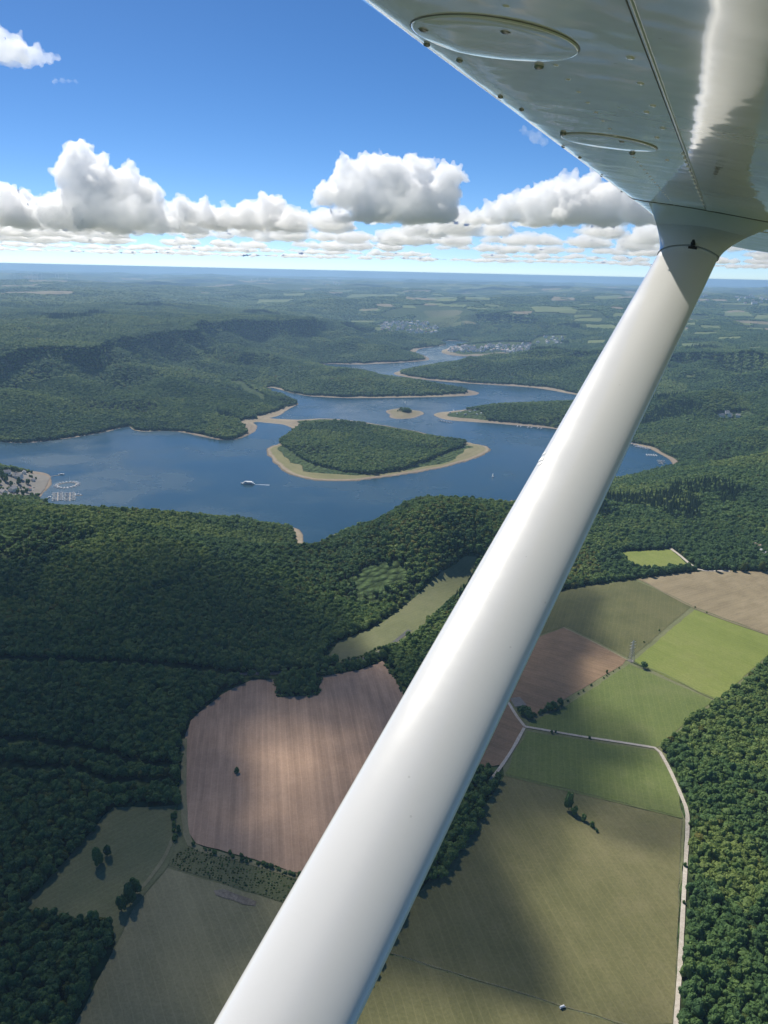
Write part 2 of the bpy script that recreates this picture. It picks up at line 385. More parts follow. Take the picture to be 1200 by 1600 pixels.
FAR_GREEN = field_mat('far_pasture', (0.108, 0.144, 0.045), (0.140, 0.171, 0.059), (0.171, 0.189, 0.072))
FAR_TAN = field_mat('far_stubble', (0.187, 0.157, 0.089), (0.230, 0.191, 0.115), (0.264, 0.221, 0.140))
PAVED = field_mat('paved_yard', (0.154, 0.139, 0.120), (0.202, 0.187, 0.163), (0.250, 0.230, 0.206))
GRAVEL = field_mat('gravel_track', (.34, .30, .24), (.44, .39, .32), (.54, .48, .40), fine=.6)
SCAR = field_mat('bare_soil', (.12, .10, .07), (.18, .15, .11), (.26, .22, .17), fine=.8)
ASPHALT = field_mat('asphalt', (.085, .085, .083), (.11, .11, .107), (.135, .135, .13))

def terrain_mat():
    m = NT('terrain'); p = m.pos(); sh = m.attr('shore'); gr = m.attr('beach_grass')
    big = m.noise(p, .0016, 5, .6); mid = m.noise(p, .012, 5, .65); fin = m.noise(p, .085, 4, .8); crown = m.new('ShaderNodeTexVoronoi', Scale=.085)
    m.l.new(p, crown.inputs['Vector'])
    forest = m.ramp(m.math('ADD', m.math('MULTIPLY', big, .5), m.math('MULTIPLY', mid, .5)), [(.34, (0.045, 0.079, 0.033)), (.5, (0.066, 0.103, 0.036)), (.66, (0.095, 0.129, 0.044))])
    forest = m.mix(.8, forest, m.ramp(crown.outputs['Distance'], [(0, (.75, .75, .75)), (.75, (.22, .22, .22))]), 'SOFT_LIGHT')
    sand = m.ramp(m.math('ADD', m.math('MULTIPLY', mid, .5), m.math('MULTIPLY', fin, .5)), [(.3, (.25, .20, .135)), (.5, (.33, .27, .19)), (.7, (.42, .355, .26))])
    rocky = m.ramp(fin, [(.3, (.19, .15, .115)), (.7, (.33, .27, .21))])
    sand = m.mix(m.smooth(big, .42, .6), sand, rocky)
    grass = m.ramp(mid, [(.3, (.15, .165, .055)), (.7, (.24, .22, .09))])
    # drawdown rings follow the old water levels
    ring = m.math('ADD', m.math('MULTIPLY', sh, .35), m.math('MULTIPLY', mid, 3.0))
    rg = m.math('SINE', ring)
    sand = m.mix(m.math('MULTIPLY', m.smooth(rg, .2, 1.0), .22), sand, (.16, .13, .09))
    sand = m.mix(m.math('MULTIPLY', gr, m.smooth(m.math('ADD', sh, m.math('MULTIPLY', mid, 20)), 18, 26)), sand, grass)
    wet = m.smooth(sh, 4.5, 0.0)
    sand = m.mix(m.math('MULTIPLY', wet, .6), sand, (.10, .08, .055))
    bw = m.attr('beach_width')
    edge = m.math('ADD', sh, m.math('MULTIPLY', m.math('SUBTRACT', fin, .5), 8))
    f = m.smooth(m.math('SUBTRACT', edge, bw), -2.0, 2.0)
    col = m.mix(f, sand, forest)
    fl = m.attr('open')
    # far farmland: a patchwork of small fields between the woods
    v = m.new('ShaderNodeTexVoronoi', Scale=.0034, Randomness=1.0); mp = m.n.new('ShaderNodeMapping'); mp.inputs['Scale'].default_value = (1, .55, 1)
    m.l.new(p, mp.inputs['Vector']); m.l.new(mp.outputs[0], v.inputs['Vector'])
    hue = m.n.new('ShaderNodeSeparateColor'); m.l.new(v.outputs['Color'], hue.inputs[0])
    pat = m.ramp(hue.outputs[0], [(0, (.12, .15, .05)), (.45, (.16, .19, .07)), (.75, (.24, .205, .12)), (1, (.09, .12, .04))])
    sel = m.math('MULTIPLY', m.smooth(m.math('ADD', hue.outputs[1], m.math('MULTIPLY', m.math('SUBTRACT', mid, .5), .9)), .64, .70), fl)
    col = m.mix(sel, col, pat)
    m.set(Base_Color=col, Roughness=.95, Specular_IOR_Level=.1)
    h = m.math('SUBTRACT', 1.0, crown.outputs['Distance'])
    m.bump(m.math('MULTIPLY', h, f), .9, 9.0)
    return m.mat
TERRAIN = terrain_mat()

# ------------------------------------------------------------------ the terrain sheet mesh
verts = np.concatenate([np.column_stack([G, Z]), [[0, 0, 75]]])
idx = np.arange(nr*nt).reshape(nr, nt)
i0 = idx[:-1, :]; i1 = idx[1:, :]
quads = np.stack([i0, np.roll(i0, -1, 1), np.roll(i1, -1, 1), i1], -1).reshape(-1, 4)[:, ::-1]
# drop cells that lie deep under the lake
keep = (sh[quads] > -160).any(1)
quads = quads[keep]
me = bpy.data.meshes.new('terrain')
faces = quads.tolist()+[(int(nr*nt), int(idx[0, k]), int(idx[0, (k+1) % nt]))[::-1] for k in range(nt)]
me.from_pydata(verts.tolist(), [], faces); me.update()
me.polygons.foreach_set('use_smooth', [True]*len(me.polygons))
# beach widths: broad on the island's tips and the spits
BW = [(600, 751, 46, 1), (500, 748, 60, 1), (440, 725, 60, 1), (425, 706, 40, 1), (700, 728, 34, 1), (750, 706, 80, .8), (631, 646, 70, .7), (690, 651, 70, .1), (740, 658, 44, 0), (800, 664, 36, 0), (735, 615, 70, .1), (690, 553, 80, .2), (760, 555, 60, .2),
      (1045, 720, 20, 0), (1020, 704, 26, 0), (840, 606, 50, 0), (700, 598, 45, 0), (620, 586, 45, .1), (600, 567, 50, 0), (640, 621, 36, .2), (560, 622, 28, .2), (75, 745, 40, 0), (450, 663, 60, .1), (420, 656, 60, .1), (468, 830, 16, 0)]
def beach(P):
    w = np.clip(9.0+22*perlin(P[:, 0]/110, P[:, 1]/110)+9*perlin(P[:, 0]/40, P[:, 1]/40), .5, 40); g = np.zeros(len(P)); W = np.full(len(P), .35)
    w = w*W
    for (x, y, bw, bg) in BW:
        c = at_z(x, y); k = np.exp(-((P-c)**2).sum(1)/(2*(.035*np.linalg.norm(c))**2))
        w += k*bw; g += k*bg; W += k
    q = 1+.55*perlin(P[:, 0]/75+9, P[:, 1]/75); return w/W*q, g/W
vx = verts[:, :2]; bw, bgr = beach(vx)
near_hide = sstep(1350, 1700, np.hypot(vx[:, 0], vx[:, 1]))
def fattr(me, name, arr):
    a = me.attributes.new(name, 'FLOAT', 'POINT'); a.data.foreach_set('value', np.asarray(arr, np.float32))
fattr(me, 'shore', np.append(sh, 900)); fattr(me, 'beach_width', bw); fattr(me, 'beach_grass', bgr)
vr = np.hypot(vx[:, 0], vx[:, 1]); vt = np.degrees(np.arctan2(vx[:, 0], vx[:, 1]))
op = sstep(5200, 7000, vr)*sstep(0, 8, vt+4*perlin(vx[:, 0]/3000, vx[:, 1]/3000))+.8*sstep(12000, 16000, vr)
fattr(me, 'open', np.clip(op, 0, 1)*(1-.4*sstep(26000, 50000, vr)))
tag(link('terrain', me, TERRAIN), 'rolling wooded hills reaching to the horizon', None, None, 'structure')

# water
def water_mat():
    m = NT('lake_water'); p = m.pos()
    a = m.noise(p, .35, 3, .6); b = m.noise(p, .045, 4, .6); c = m.noise(p, .0035, 4, .55)
    h = m.math('ADD', m.math('MULTIPLY', a, .6), m.math('MULTIPLY', b, .8))
    m.set(Base_Color=m.ramp(c, [(.35, (.018, .054, .082)), (.65, (.026, .068, .098))]), Roughness=m.math('ADD', .16, m.math('MULTIPLY', m.smooth(c, .4, .62), .14)), IOR=1.33)
    m.bump(h, .3, .8)
    return m.mat
lo = LAKE_S.min(0)-80; hi = LAKE_S.max(0)+80
wv = [(lo[0], lo[1], 0), (hi[0], lo[1], 0), (hi[0], hi[1], 0), (lo[0], hi[1], 0)]
nx, ny = 24, 60
gv = [(lo[0]+(hi[0]-lo[0])*i/nx, lo[1]+(hi[1]-lo[1])*j/ny, 0) for j in range(ny+1) for i in range(nx+1)]
gf = [(j*(nx+1)+i, j*(nx+1)+i+1, (j+1)*(nx+1)+i+1, (j+1)*(nx+1)+i) for j in range(ny) for i in range(nx)]
tag(link('lake_water', pydata('lake_water', gv, gf), water_mat()), 'blue reservoir water between wooded banks', None, None, 'structure')

# ------------------------------------------------------------------ fields and tracks draped on the terrain
def drape(name, poly, mat, off, step, label=None):
    poly = np.asarray(poly)
    n = len(poly); ring = []
    for k in range(n):
        a, b = poly[k], poly[(k+1) % n]; m = max(1, int(np.linalg.norm(b-a)/step))
        ring += [a+(b-a)*j/m for j in range(m)]
    ring = np.array(ring); ring = ring+np.stack([perlin(ring[:, 0]/14, ring[:, 1]/14), perlin(ring[:, 0]/14+50, ring[:, 1]/14)], 1)*min(2.2, step*.3); lo, hi = poly.min(0), poly.max(0)
    gx, gy = np.meshgrid(np.arange(lo[0], hi[0], step), np.arange(lo[1], hi[1], step))
    g = np.stack([gx.ravel(), gy.ravel()], 1)
    if len(g):
        g = g[inside(g, poly)]
        if len(g): g = g[seg_dist(g, ring) > step*.4]
    pts = [Vector(p) for p in ring]+[Vector(p) for p in g]; nrg = len(ring)
    v, e, f, *_ = geometry.delaunay_2d_cdt(pts, [(k, (k+1) % nrg) for k in range(nrg)], [list(range(nrg))], 1, 1e-4)
    P = np.array([(q.x, q.y) for q in v]); z = height(P)+off
    me = pydata(name, np.column_stack([P, z]), f, True)
    o = link(name, me, mat); tag(o, label, None, None, 'structure'); return o
def strip(name, pts, width, mat, off, label=None, smooth=1, ground=True):
    p = np.array([hit(*q) for q in pts]) if ground else np.array(pts)
    if smooth: p = smooth_poly(p, smooth, False)
    q = [p[0]]
    for k in range(len(p)-1):
        m = max(1, int(np.linalg.norm(p[k+1]-p[k])/6)); q += [p[k]+(p[k+1]-p[k])*j/m for j in range(1, m+1)]
    p = np.array(q); d = np.gradient(p, axis=0); d /= np.linalg.norm(d, axis=1)[:, None]+1e-9
    nrm = np.stack([-d[:, 1], d[:, 0]], 1)
    wv = width*(1+.25*perlin(p[:, 0]/15, p[:, 1]/15))[:, None]/2
    L, R = p+nrm*wv, p-nrm*wv; P = np.concatenate([L, R]); n = len(p)
    z = height(P)+off
    me = pydata(name, np.column_stack([P, z]), [(k, n+k, n+k+1, k+1) for k in range(n-1)], True)
    TRACKS.append((p, width/2))
    o = link(name, me, mat); tag(o, label, None, None, 'structure'); return o
TRACKS = []
FM = [('ploughed', 'ploughed_field', BROWN, 'large brown ploughed field beside the strut'), ('ploughed_gap', 'ploughed_field', BROWN2, 'small brown field strip by the track fork'),
      ('meadow_left', 'meadow', MEADOW_L, 'shaded grey-green meadow with bushes'), ('pasture_left', 'pasture', PASTURE_L, 'brownish pasture next to the shrub plantation'),
      ('shrub', 'shrub_plot', SHRUB_FLOOR, 'plot of low shrubs below the ploughed field'), ('meadow_big', 'meadow', GREEN_BIG, 'wide dry meadow beside the pale track'),
      ('meadow_low', 'meadow', GREEN_BIG, 'dry meadow below the fence line'), ('meadow_mid', 'meadow', GREEN_MID, 'green meadow inside the track bend'),
      ('meadow_up', 'meadow', GREEN_MID, 'half shaded green meadow above the track'), ('meadow_bright', 'meadow', GREEN_BRIGHT, 'bright green meadow next to the pylon'),
      ('ploughed_small', 'ploughed_field', BROWN2, 'red-brown ploughed field left of the pylon'), ('meadow_dull', 'meadow', GREEN_DULL, 'dull green meadow behind the pylon'),
      ('stubble', 'stubble_field', STUBBLE, 'tan stubble field by the tree row'), ('meadow_nook', 'meadow', GREEN_BRIGHT, 'small green meadow cut into the wood'),
      ('valley', 'valley_meadow', MEADOW_L, 'winding valley meadow below the hill'), ('marina', 'marina_yard', PAVED, 'pale paved yard of the marina')]
for pl, lb in (([(780, 1005), (868, 926), (996, 905), (1330, 900), (1330, 1040), (1122, 1095), (1036, 1165), (1070, 1280), (1060, 1450), (1050, 1850), (470, 1850), (655, 1395), (790, 1213), (785, 1195), (720, 1202), (770, 1085)], 'grassy ground between the meadows beside the track'),
               ([(175, 1262), (276, 1260), (286, 1200), (300, 1318), (475, 1368), (560, 1500), (560, 1800), (40, 1800), (120, 1600), (182, 1475), (175, 1443), (90, 1432), (35, 1418)], 'grassy ground between the shaded pastures')):
    drape('grass_ground', np.array([hit(*q) if q[1] < 1700 else at_z(q[0], q[1], 75) for q in pl]), MEADOW_L, .22, 12, lb)
for key, nm, mt, lb in FM: drape(nm, OPEN_XY[key], mt, .5 if key != 'marina' else 1.2, 10, lb)
drape('meadow', np.array([(330*math.sin(q), 330*math.cos(q)) for q in np.linspace(0, 2*PI, 40, endpoint=False)]), GREEN_BIG, 1.6, 25, 'unseen dry meadow added below the aircraft to brighten the wing')  # out-of-view disc added so bounced light warms the wing underside
strip('gravel_track', [(765, 1222), (786, 1194), (803, 1168), (819, 1138)], 3.2, GRAVEL, .75, 'short gravel track down to the strip of wood')
strip('gravel_track', [(780, 1080), (793, 1096), (806, 1118), (820, 1136)], 3.2, GRAVEL, .75, 'gravel track past the concrete pad')
strip('gravel_track', [(820, 1136), (850, 1141), (900, 1150), (960, 1159), (1005, 1166), (1028, 1170), (1045, 1200), (1062, 1238), (1074, 1268), (1074, 1300), (1071, 1350), (1067, 1420), (1063, 1500), (1056, 1600), (1048, 1720)], 3.2, GRAVEL, .78, 'pale gravel track bending along the wood')
strip('grass_path', [(990, 1036), (1030, 1050), (1070, 1070), (1100, 1086), (1122, 1095)], 2.4, FAR_GREEN, .75, 'worn grass path from the pylon to the wood')
strip('asphalt_road', [(340, 1060), (385, 1053), (430, 1053), (515, 1046), (560, 1034), (597, 1019), (640, 985)], 6.0, ASPHALT, .8, 'grey road curving past the ploughed field')
strip('gravel_track', [(1047, 857), (1062, 868), (1078, 882), (1092, 892), (1140, 893)], 4.5, GRAVEL, .8, 'light track beside the small green meadow')
strip('field_margin', [(288, 1155), (287, 1220), (289, 1300), (300, 1325), (380, 1345), (470, 1372)], 5.0, PASTURE_L, .72, 'grassy margin round the ploughed field')
strip('dirt_path', [(270, 1312), (255, 1345), (225, 1385), (190, 1420)], 3.0, PASTURE_L, .74, 'faint path across the shaded meadow')
strip('dirt_path', [(790, 1212), (860, 1230), (930, 1246), (1000, 1263), (1066, 1279)], 1.6, FAR_GREEN, .74, 'mown line between two meadows')
strip('dirt_path', [(1000, 905), (1040, 928), (1085, 951), (1140, 972), (1200, 992)], 3.0, FAR_TAN, .74, 'dry margin between stubble and meadow')
strip('field_margin', [(880, 981), (930, 1005), (980, 1032)], 2.6, FAR_TAN, .74, 'pale margin of the red-brown field')
drape('concrete_pad', np.array([hit(*q) for q in [(797, 1092), (812, 1090), (822, 1102), (806, 1106)]]), PAVED, .9, 6, 'pale concrete pad beside the gravel track')
drape('scar', np.array([hit(*q) for q in [(334, 1392), (350, 1391), (402, 1410), (400, 1416), (380, 1414), (338, 1399)]]), SCAR, .8, 6, 'oval bare patch on the pasture')

FARF = [(60, 458, 66, 3, 1), (30, 447, 34, 2, 1), (205, 436, 20, 1.6, 1), (75, 440, 40, 1.5, 1), (428, 471, 30, 4.5, 0), (458, 461, 20, 3, 0), (556, 503, 42, 2, 0), (596, 514, 13, 4, 0), (585, 462, 42, 3, 0), (690, 468, 26, 4.5, 0), (742, 467, 22, 3.5, 0), (638, 480, 12, 3, 0),
        (802, 449, 34, 2, 0), (862, 485, 38, 6, 0), (815, 490, 15, 4, 1), (948, 465, 24, 4, 0), (880, 468, 20, 3.5, 1), (917, 501, 26, 4.5, 0), (936, 511, 26, 5, 0), (932, 535, 18, 4, 0), (1078, 507, 12, 4, 0), (1150, 491, 26, 4.5, 0), (1112, 512, 19, 4, 0), (1192, 496, 14, 5, 0), (1178, 545, 12, 2.4, 0),
        (1126, 470, 14, 2.5, 1), (1078, 589, 9, 3, 0), (668, 516, 14, 2, 0), (770, 478, 14, 2.5, 0), (700, 478, 16, 2.5, 0), (1010, 478, 20, 4, 0), (980, 492, 24, 4, 0), (530, 455, 22, 1.6, 0), (490, 452, 22, 1.5, 1), (620, 450, 26, 1.5, 0), (710, 447, 26, 1.4, 0), (860, 452, 20, 1.6, 1), (1170, 505, 14, 2, 1), (760, 495, 10, 2, 0), (350, 446, 16, 1.2, 1)]
_r = random.Random(77)
for k in range(70):
    x = _r.uniform(560, 1230); y = 440+_r.random()**1.4*95+.02*(x-600)
    if 570 < x < 900 and y > 495: continue
    FARF.append((x, y, _r.uniform(7, 22)*(1.2 if y < 470 else 1), _r.uniform(1.0, 1.8)+(y-440)*.02, 1 if _r.random() < .25 else 0))
for k in range(16): FARF.append((_r.uniform(-20, 560), _r.uniform(434, 462), _r.uniform(10, 30), _r.uniform(.8, 1.5), _r.random() < .5))
FAR_XY = []
for (cx, cy_, w, h, t) in FARF:
    sk = random.uniform(-.35, .35); c4 = [(-1, -1), (random.uniform(-.4, .4), -random.uniform(.7, 1.2)), (1, -1), (random.uniform(.9, 1.2), random.uniform(-.3, .3)), (1, 1), (random.uniform(-.5, .5), random.uniform(.6, 1.1)), (-1, 1)]
    q = [hit(cx+w*.9*(u+sk*v_*.6)*random.uniform(.8, 1.1), cy_+h*.75*(v_+.25*u*sk*3)*random.uniform(.75, 1.15)) for (u, v_) in c4]
    q = np.array(q); FAR_XY.append(q)
    st = max(30, np.ptp(q, 0).max()/14)
    drape('stubble_field' if t else 'pasture', q, FAR_TAN if t else FAR_GREEN, 5.0, st, None)

# ------------------------------------------------------------------ trees
def leaf_mat(name, stops, trans=.38):
    m = NT(name); p = m.pos()
    oi = m.n.new('ShaderNodeObjectInfo')
    wob = m.n.new('ShaderNodeVectorMath'); wob.operation = 'MULTIPLY_ADD'; nn = m.new('ShaderNodeTexNoise', Scale=.012, Detail=3); m.l.new(p, nn.inputs['Vector'])
    m.l.new(nn.outputs['Color'], wob.inputs[0]); wob.inputs[1].default_value = (110, 110, 0); m.l.new(p, wob.inputs[2])
    flat = m.n.new('ShaderNodeVectorMath'); flat.operation = 'MULTIPLY'; flat.inputs[1].default_value = (1, 1, 0); m.l.new(wob.outputs[0], flat.inputs[0])
    vo = m.new('ShaderNodeTexVoronoi', Scale=.0062); m.l.new(flat.outputs[0], vo.inputs['Vector'])
    sp = m.n.new('ShaderNodeSeparateColor'); m.l.new(vo.outputs['Color'], sp.inputs[0])
    big = m.noise(p, .0045, 4, .6); fin = m.noise(p, .9, 3, .7)
    f = m.math('ADD', m.math('ADD', m.math('MULTIPLY', oi.outputs['Random'], .32), m.math('MULTIPLY', big, .24)), m.math('MULTIPLY', sp.outputs[0], .44))
    col = m.ramp(f, stops)
    col = m.mix(.75, col, m.ramp(fin, [(.3, (.22, .22, .22)), (.7, (.8, .8, .8))]), 'SOFT_LIGHT')
    m.set(Base_Color=col, Roughness=.75, Specular_IOR_Level=.2)
    if trans:
        t = m.n.new('ShaderNodeBsdfTranslucent'); m.l.new(m.mix(1.0, col, (1.25, 1.2, .75), 'MULTIPLY'), t.inputs['Color']); mx = m.n.new('ShaderNodeMixShader'); mx.inputs[0].default_value = trans
        m.l.new(m.bsdf.outputs[0], mx.inputs[1]); m.l.new(t.outputs[0], mx.inputs[2]); m.l.new(mx.outputs[0], m.out.inputs['Surface'])
    return m.mat
LEAF = leaf_mat('leaves', [(.2, (0.069, 0.137, 0.051)), (.42, (0.101, 0.183, 0.057)), (.60, (0.151, 0.230, 0.066)), (.76, (0.213, 0.280, 0.078)), (.9, (0.230, 0.302, 0.087))])
NEEDLE = leaf_mat('needles', [(.25, (0.062, 0.116, 0.055)), (.6, (0.096, 0.155, 0.069)), (.85, (0.139, 0.193, 0.081))])
AUTUMN_AND_SUNLIT = leaf_mat('yellowing_and_sunlit_leaves', [(.25, (0.084, 0.123, 0.030)), (.55, (0.143, 0.167, 0.039)), (.8, (0.227, 0.216, 0.052))])
DEAD = leaf_mat('dead_wood', [(.25, (.11, .095, .075)), (.6, (.16, .14, .11)), (.85, (.10, .10, .06))])
BARK = plain('bark', (.075, .058, .043), .9, 0, .3, 2.0)

def crown_mesh(name, seed, n_lobe, sub, leaves, tall=1.0, leaf=.11):
    """unit crown: lobes round a core, dented by noise, with leaf sprays standing off it; base at z=0, about 1 wide, `tall` high"""
    R = random.Random(seed); bm = bmesh.new()
    lobes = [(0, 0, .52*tall, .36)]
    for k in range(n_lobe):
        a = k*2.4+R.random(); h = R.random(); rr_ = .30*math.sqrt(max(0, 1-(h*1.0-.25)**2))*R.uniform(.75, 1.1)
        lobes.append((rr_*math.cos(a), rr_*math.sin(a), (.28+.5*h)*tall, R.uniform(.17, .26)))
    for (x, y, z, r) in lobes:
        t = bmesh.ops.create_icosphere(bm, subdivisions=sub, radius=r)['verts']
        for v in t:
            j = 1+.20*math.sin(17*v.co.x/r*.3+seed+x*9)*math.cos(13*v.co.y/r*.3+y*7)+R.uniform(-.16, .16)
            v.co = Vector((x+v.co.x*j, y+v.co.y*j, z+v.co.z*j*.9*tall))
    pts = [(l, R.uniform(0, 2*PI), R.uniform(-.45, 1)) for l in lobes for _ in range(max(1, leaves//len(lobes)))]
    for (l, a, c) in pts:
        s = math.sqrt(1-c*c); n = Vector((s*math.cos(a), s*math.sin(a), c)); p = Vector(l[:3])+n*l[3]*R.uniform(.95, 1.22)
        d = n.cross(Vector((R.uniform(-1, 1), R.uniform(-1, 1), R.uniform(-1, 1)))).normalized(); e = (n.cross(d)*.8+n*R.uniform(-.5, .8)).normalized()
        q = leaf*R.uniform(.5, 1.1)
        vs = [bm.verts.new(p+d*q), bm.verts.new(p+e*q), bm.verts.new(p-d*q*.8), bm.verts.new(p-e*q*.7)]; bm.faces.new(vs)
    me = bpy.data.meshes.new(name); bm.to_mesh(me); bm.free(); return me
def conifer_mesh(name, seed, tiers=7, n=9):
    R = random.Random(seed); mb = MB()
    for k in range(tiers):
        z = .12+.85*k/tiers; r = .5*(1-k/tiers)**.8*R.uniform(.9, 1.1)+.03; h = 1.7/tiers
        V = [(0, 0, z+h)]
        for j in range(n*2):
            a = PI*j/n+k; q = r*(1.0 if j % 2 == 0 else .62)*R.uniform(.85, 1.15); V.append((q*math.cos(a), q*math.sin(a), z-.05*(j % 2 == 0)))
        mb.add(V, [(0, 1+j, 1+(j+1) % (2*n)) for j in range(2*n)])
    return pydata(name, mb.v, mb.f)
def trunk_mesh(name, seed):
    R = random.Random(seed); mb = MB()
    mb.tube((0, 0, -.05), (.01, 0, .3), .035, .024, 7); mb.tube((.01, 0, .3), (0, .01, .62), .024, .012, 6)
    for k in range(4):
        a = k*1.7+R.random(); mb.tube((.01, 0, .26+.07*k), (.2*math.cos(a), .2*math.sin(a), .45+.08*k), .013, .005, 5)
    return pydata(name, mb.v, mb.f, True)
CROWN_N = [crown_mesh('crown', 10+k, 9+k % 3, 2, 150, 1.05+.12*(k % 3), .085) for k in range(6)]      # near trees
CROWN_M = [crown_mesh('crown_mid', 40+k, 6, 1, 50, 1.05+.1*(k % 3), .10) for k in range(5)]
CROWN_F = [crown_mesh('crown_far', 70+k, 4, 1, 14, .95, .13) for k in range(3)]
CONI = [conifer_mesh('conifer_crown', 90+k) for k in range(3)]
SNAG = []
for k in range(2):
    R = random.Random(k+5); mb = MB(); mb.tube((0, 0, -.1), (.02, 0, 1.0), .035, .008, 5)
    for j in range(12):
        a = j*2.4; z = .3+.05*j; mb.tube((0, 0, z), (.22*math.cos(a)*(1.2-z), .22*math.sin(a)*(1.2-z), z+.06), .012, .004, 4)
    SNAG.append(pydata('snag', mb.v, mb.f))
for m_ in CROWN_N+CROWN_M+CROWN_F: m_.materials.append(LEAF)
for m_ in CONI: m_.materials.append(NEEDLE)
for m_ in SNAG: m_.materials.append(DEAD)
AUT_N = [CROWN_N[k].copy() for k in (0, 3)]; AUT_M = [CROWN_M[k].copy() for k in (0, 2)]
for m_ in AUT_N+AUT_M: m_.materials.clear(); m_.materials.append(AUTUMN_AND_SUNLIT)
TRUNK = [trunk_mesh('trunk', 3), trunk_mesh('trunk', 8)]
for t_ in TRUNK: t_.materials.append(BARK)

# where trees stand
def grid_pts(r0, r1, sp, half=31.5):
    x = np.arange(-r1*math.sin(rad(half)), r1*math.sin(rad(half)), sp); y = np.arange(r0*.80, r1, sp*.9)
    gx, gy = np.meshgrid(x, y); gx[1::2] += sp/2
    p = np.stack([gx.ravel(), gy.ravel()], 1)+RNG.uniform(-.36, .36, (gx.size, 2))*sp
    r = np.hypot(p[:, 0], p[:, 1]); t = np.degrees(np.abs(np.arctan2(p[:, 0], p[:, 1])))
    return p[(r >= r0) & (r < r1) & (t < half+ (8 if r0 < 900 else 0))]
EXTRA_OPEN = {  # rides and clearings inside the woods (photo pixels)
 'ride_a': [(-60, 1022), (120, 1031), (250, 1036), (340, 1046), (395, 1055), (390, 1062), (330, 1059), (240, 1050), (120, 1045), (-60, 1038)],
 'ride_b': [(-60, 1150), (60, 1155), (150, 1170), (215, 1188), (285, 1198), (285, 1208), (210, 1203), (150, 1186), (60, 1172), (-60, 1166)],
 'ride_c': [(-60, 1186), (60, 1194), (120, 1200), (180, 1216), (280, 1218), (280, 1234), (175, 1234), (110, 1217), (-60, 1206)],
 'cut_a': [(560, 930), (558, 905), (575, 890), (610, 882), (632, 885), (628, 905), (600, 925)],
 'gap_b': [(1115, 645), (1165, 640), (1195, 648), (1160, 655), (1120, 653)],
 'village_a': [(585, 508), (615, 502), (690, 506), (682, 521), (610, 520)],
 'village_b': [(688, 549), (700, 539), (760, 536), (830, 536), (832, 548), (795, 553), (755, 555), (715, 555)],
 'village_c': [(828, 538), (840, 526), (885, 524), (878, 535), (850, 545)],
 'camp': [(690, 645), (700, 636), (752, 644), (760, 656), (730, 657), (695, 653)],
 'slope_cut': [(360, 596), (376, 594), (415, 618), (412, 628), (385, 615)],
}
EXTRA_XY = {k: np.array([hit(*q) for q in v]) for k, v in EXTRA_OPEN.items()}
ISL_FOREST = np.array([hit(*q) for q in [(442, 697), (436, 690), (462, 672), (472, 662), (520, 661), (600, 671), (680, 685), (728, 693), (722, 699), (700, 706), (662, 722), (625, 735), (580, 742), (540, 738), (490, 726), (455, 708)]])
ISL_BOX = ISL_FOREST.min(0)-120, ISL_FOREST.max(0)+120
def forest_filter(p, margin):
    s = shore(p); w, _ = beach(p)
    ok = s > w+3+2*perlin(p[:, 0]/30, p[:, 1]/30)
    inb = (p[:, 0] > ISL_BOX[0][0]) & (p[:, 0] < ISL_BOX[1][0]) & (p[:, 1] > ISL_BOX[0][1]) & (p[:, 1] < ISL_BOX[1][1])
    k = np.where(inb)[0]
    if len(k):
        q = p[k]; isl = inside(q, ISL_FOREST); 
        # the island ground: anything in the box that is not on its wooded part stays bare
        ok[k] = isl
    k = np.abs(p-ISLET_C).max(1) < 200
    ok[k] &= (np.hypot((p[k, 0]-ISLET_C[0])/28, (p[k, 1]-ISLET_C[1]-20)/45) < 1)
    for d in (OPEN_XY, EXTRA_XY):
        for nm, poly in d.items():
            lo, hi = poly.min(0)-margin, poly.max(0)+margin
            k = np.where(ok & (p[:, 0] > lo[0]) & (p[:, 0] < hi[0]) & (p[:, 1] > lo[1]) & (p[:, 1] < hi[1]))[0]
            if len(k): ok[k] &= ~(inside(p[k], poly) | (seg_dist(p[k], poly) < margin*(0 if nm.startswith('ride') else 1)))
    for poly in FAR_XY:
        k = np.where(ok & (p[:, 0] > poly[:, 0].min()) & (p[:, 0] < poly[:, 0].max()) & (p[:, 1] > poly[:, 1].min()) & (p[:, 1] < poly[:, 1].max()))[0]
        if len(k): ok[k] &= ~inside(p[k], poly)
    for t, hw in TRACKS:
        lo, hi = t.min(0)-12, t.max(0)+12
        k = np.where(ok & (p[:, 0] > lo[0]) & (p[:, 0] < hi[0]) & (p[:, 1] > lo[1]) & (p[:, 1] < hi[1]))[0]
        if len(k): ok[k] &= seg_dist(p[k], t, False) > hw+2.6
    return p[ok]
def kinds(p):
    """0 broadleaf, 1 conifer, 2 yellowing, 3 dead"""
    x, y = p[:, 0], p[:, 1]; k = np.zeros(len(p), int); u = RNG.random(len(p))
    con = perlin(x/420+7, y/420)+.4*perlin(x/110, y/110)
    k[(con > .42) & (u < .6)] = 1
    aut = perlin(x/180-3, y/180+8)
    k[(k == 0) & (u < .015+.13*sstep(.2, .5, aut))] = 2
    hc = hit(690, 830); k[(k == 0) & (np.hypot((x-hc[0])/260, (y-hc[1])/200) < 1) & (u < .36)] = 2  # extra yellow crowns on this hill stand in for its warm sunlight
    ded = perlin(x/260+21, y/260-5); r = np.hypot(x, y)
    k[(ded > .33) & (u < .6) & (r > 1900)] = 3
    for c, rr_ in ((hit(595, 915), 70), (hit(60, 850), 60), (hit(20, 860), 60)):
        k[(np.hypot(x-c[0], y-c[1]) < rr_) & (u < .7)] = 3
    return k
P1 = forest_filter(grid_pts(330, 1500, 5.7), 4.0)
P2 = forest_filter(grid_pts(1500, 3200, 7.8), 3.5)
P3 = forest_filter(grid_pts(3200, 6800, 11.5), 4.0)

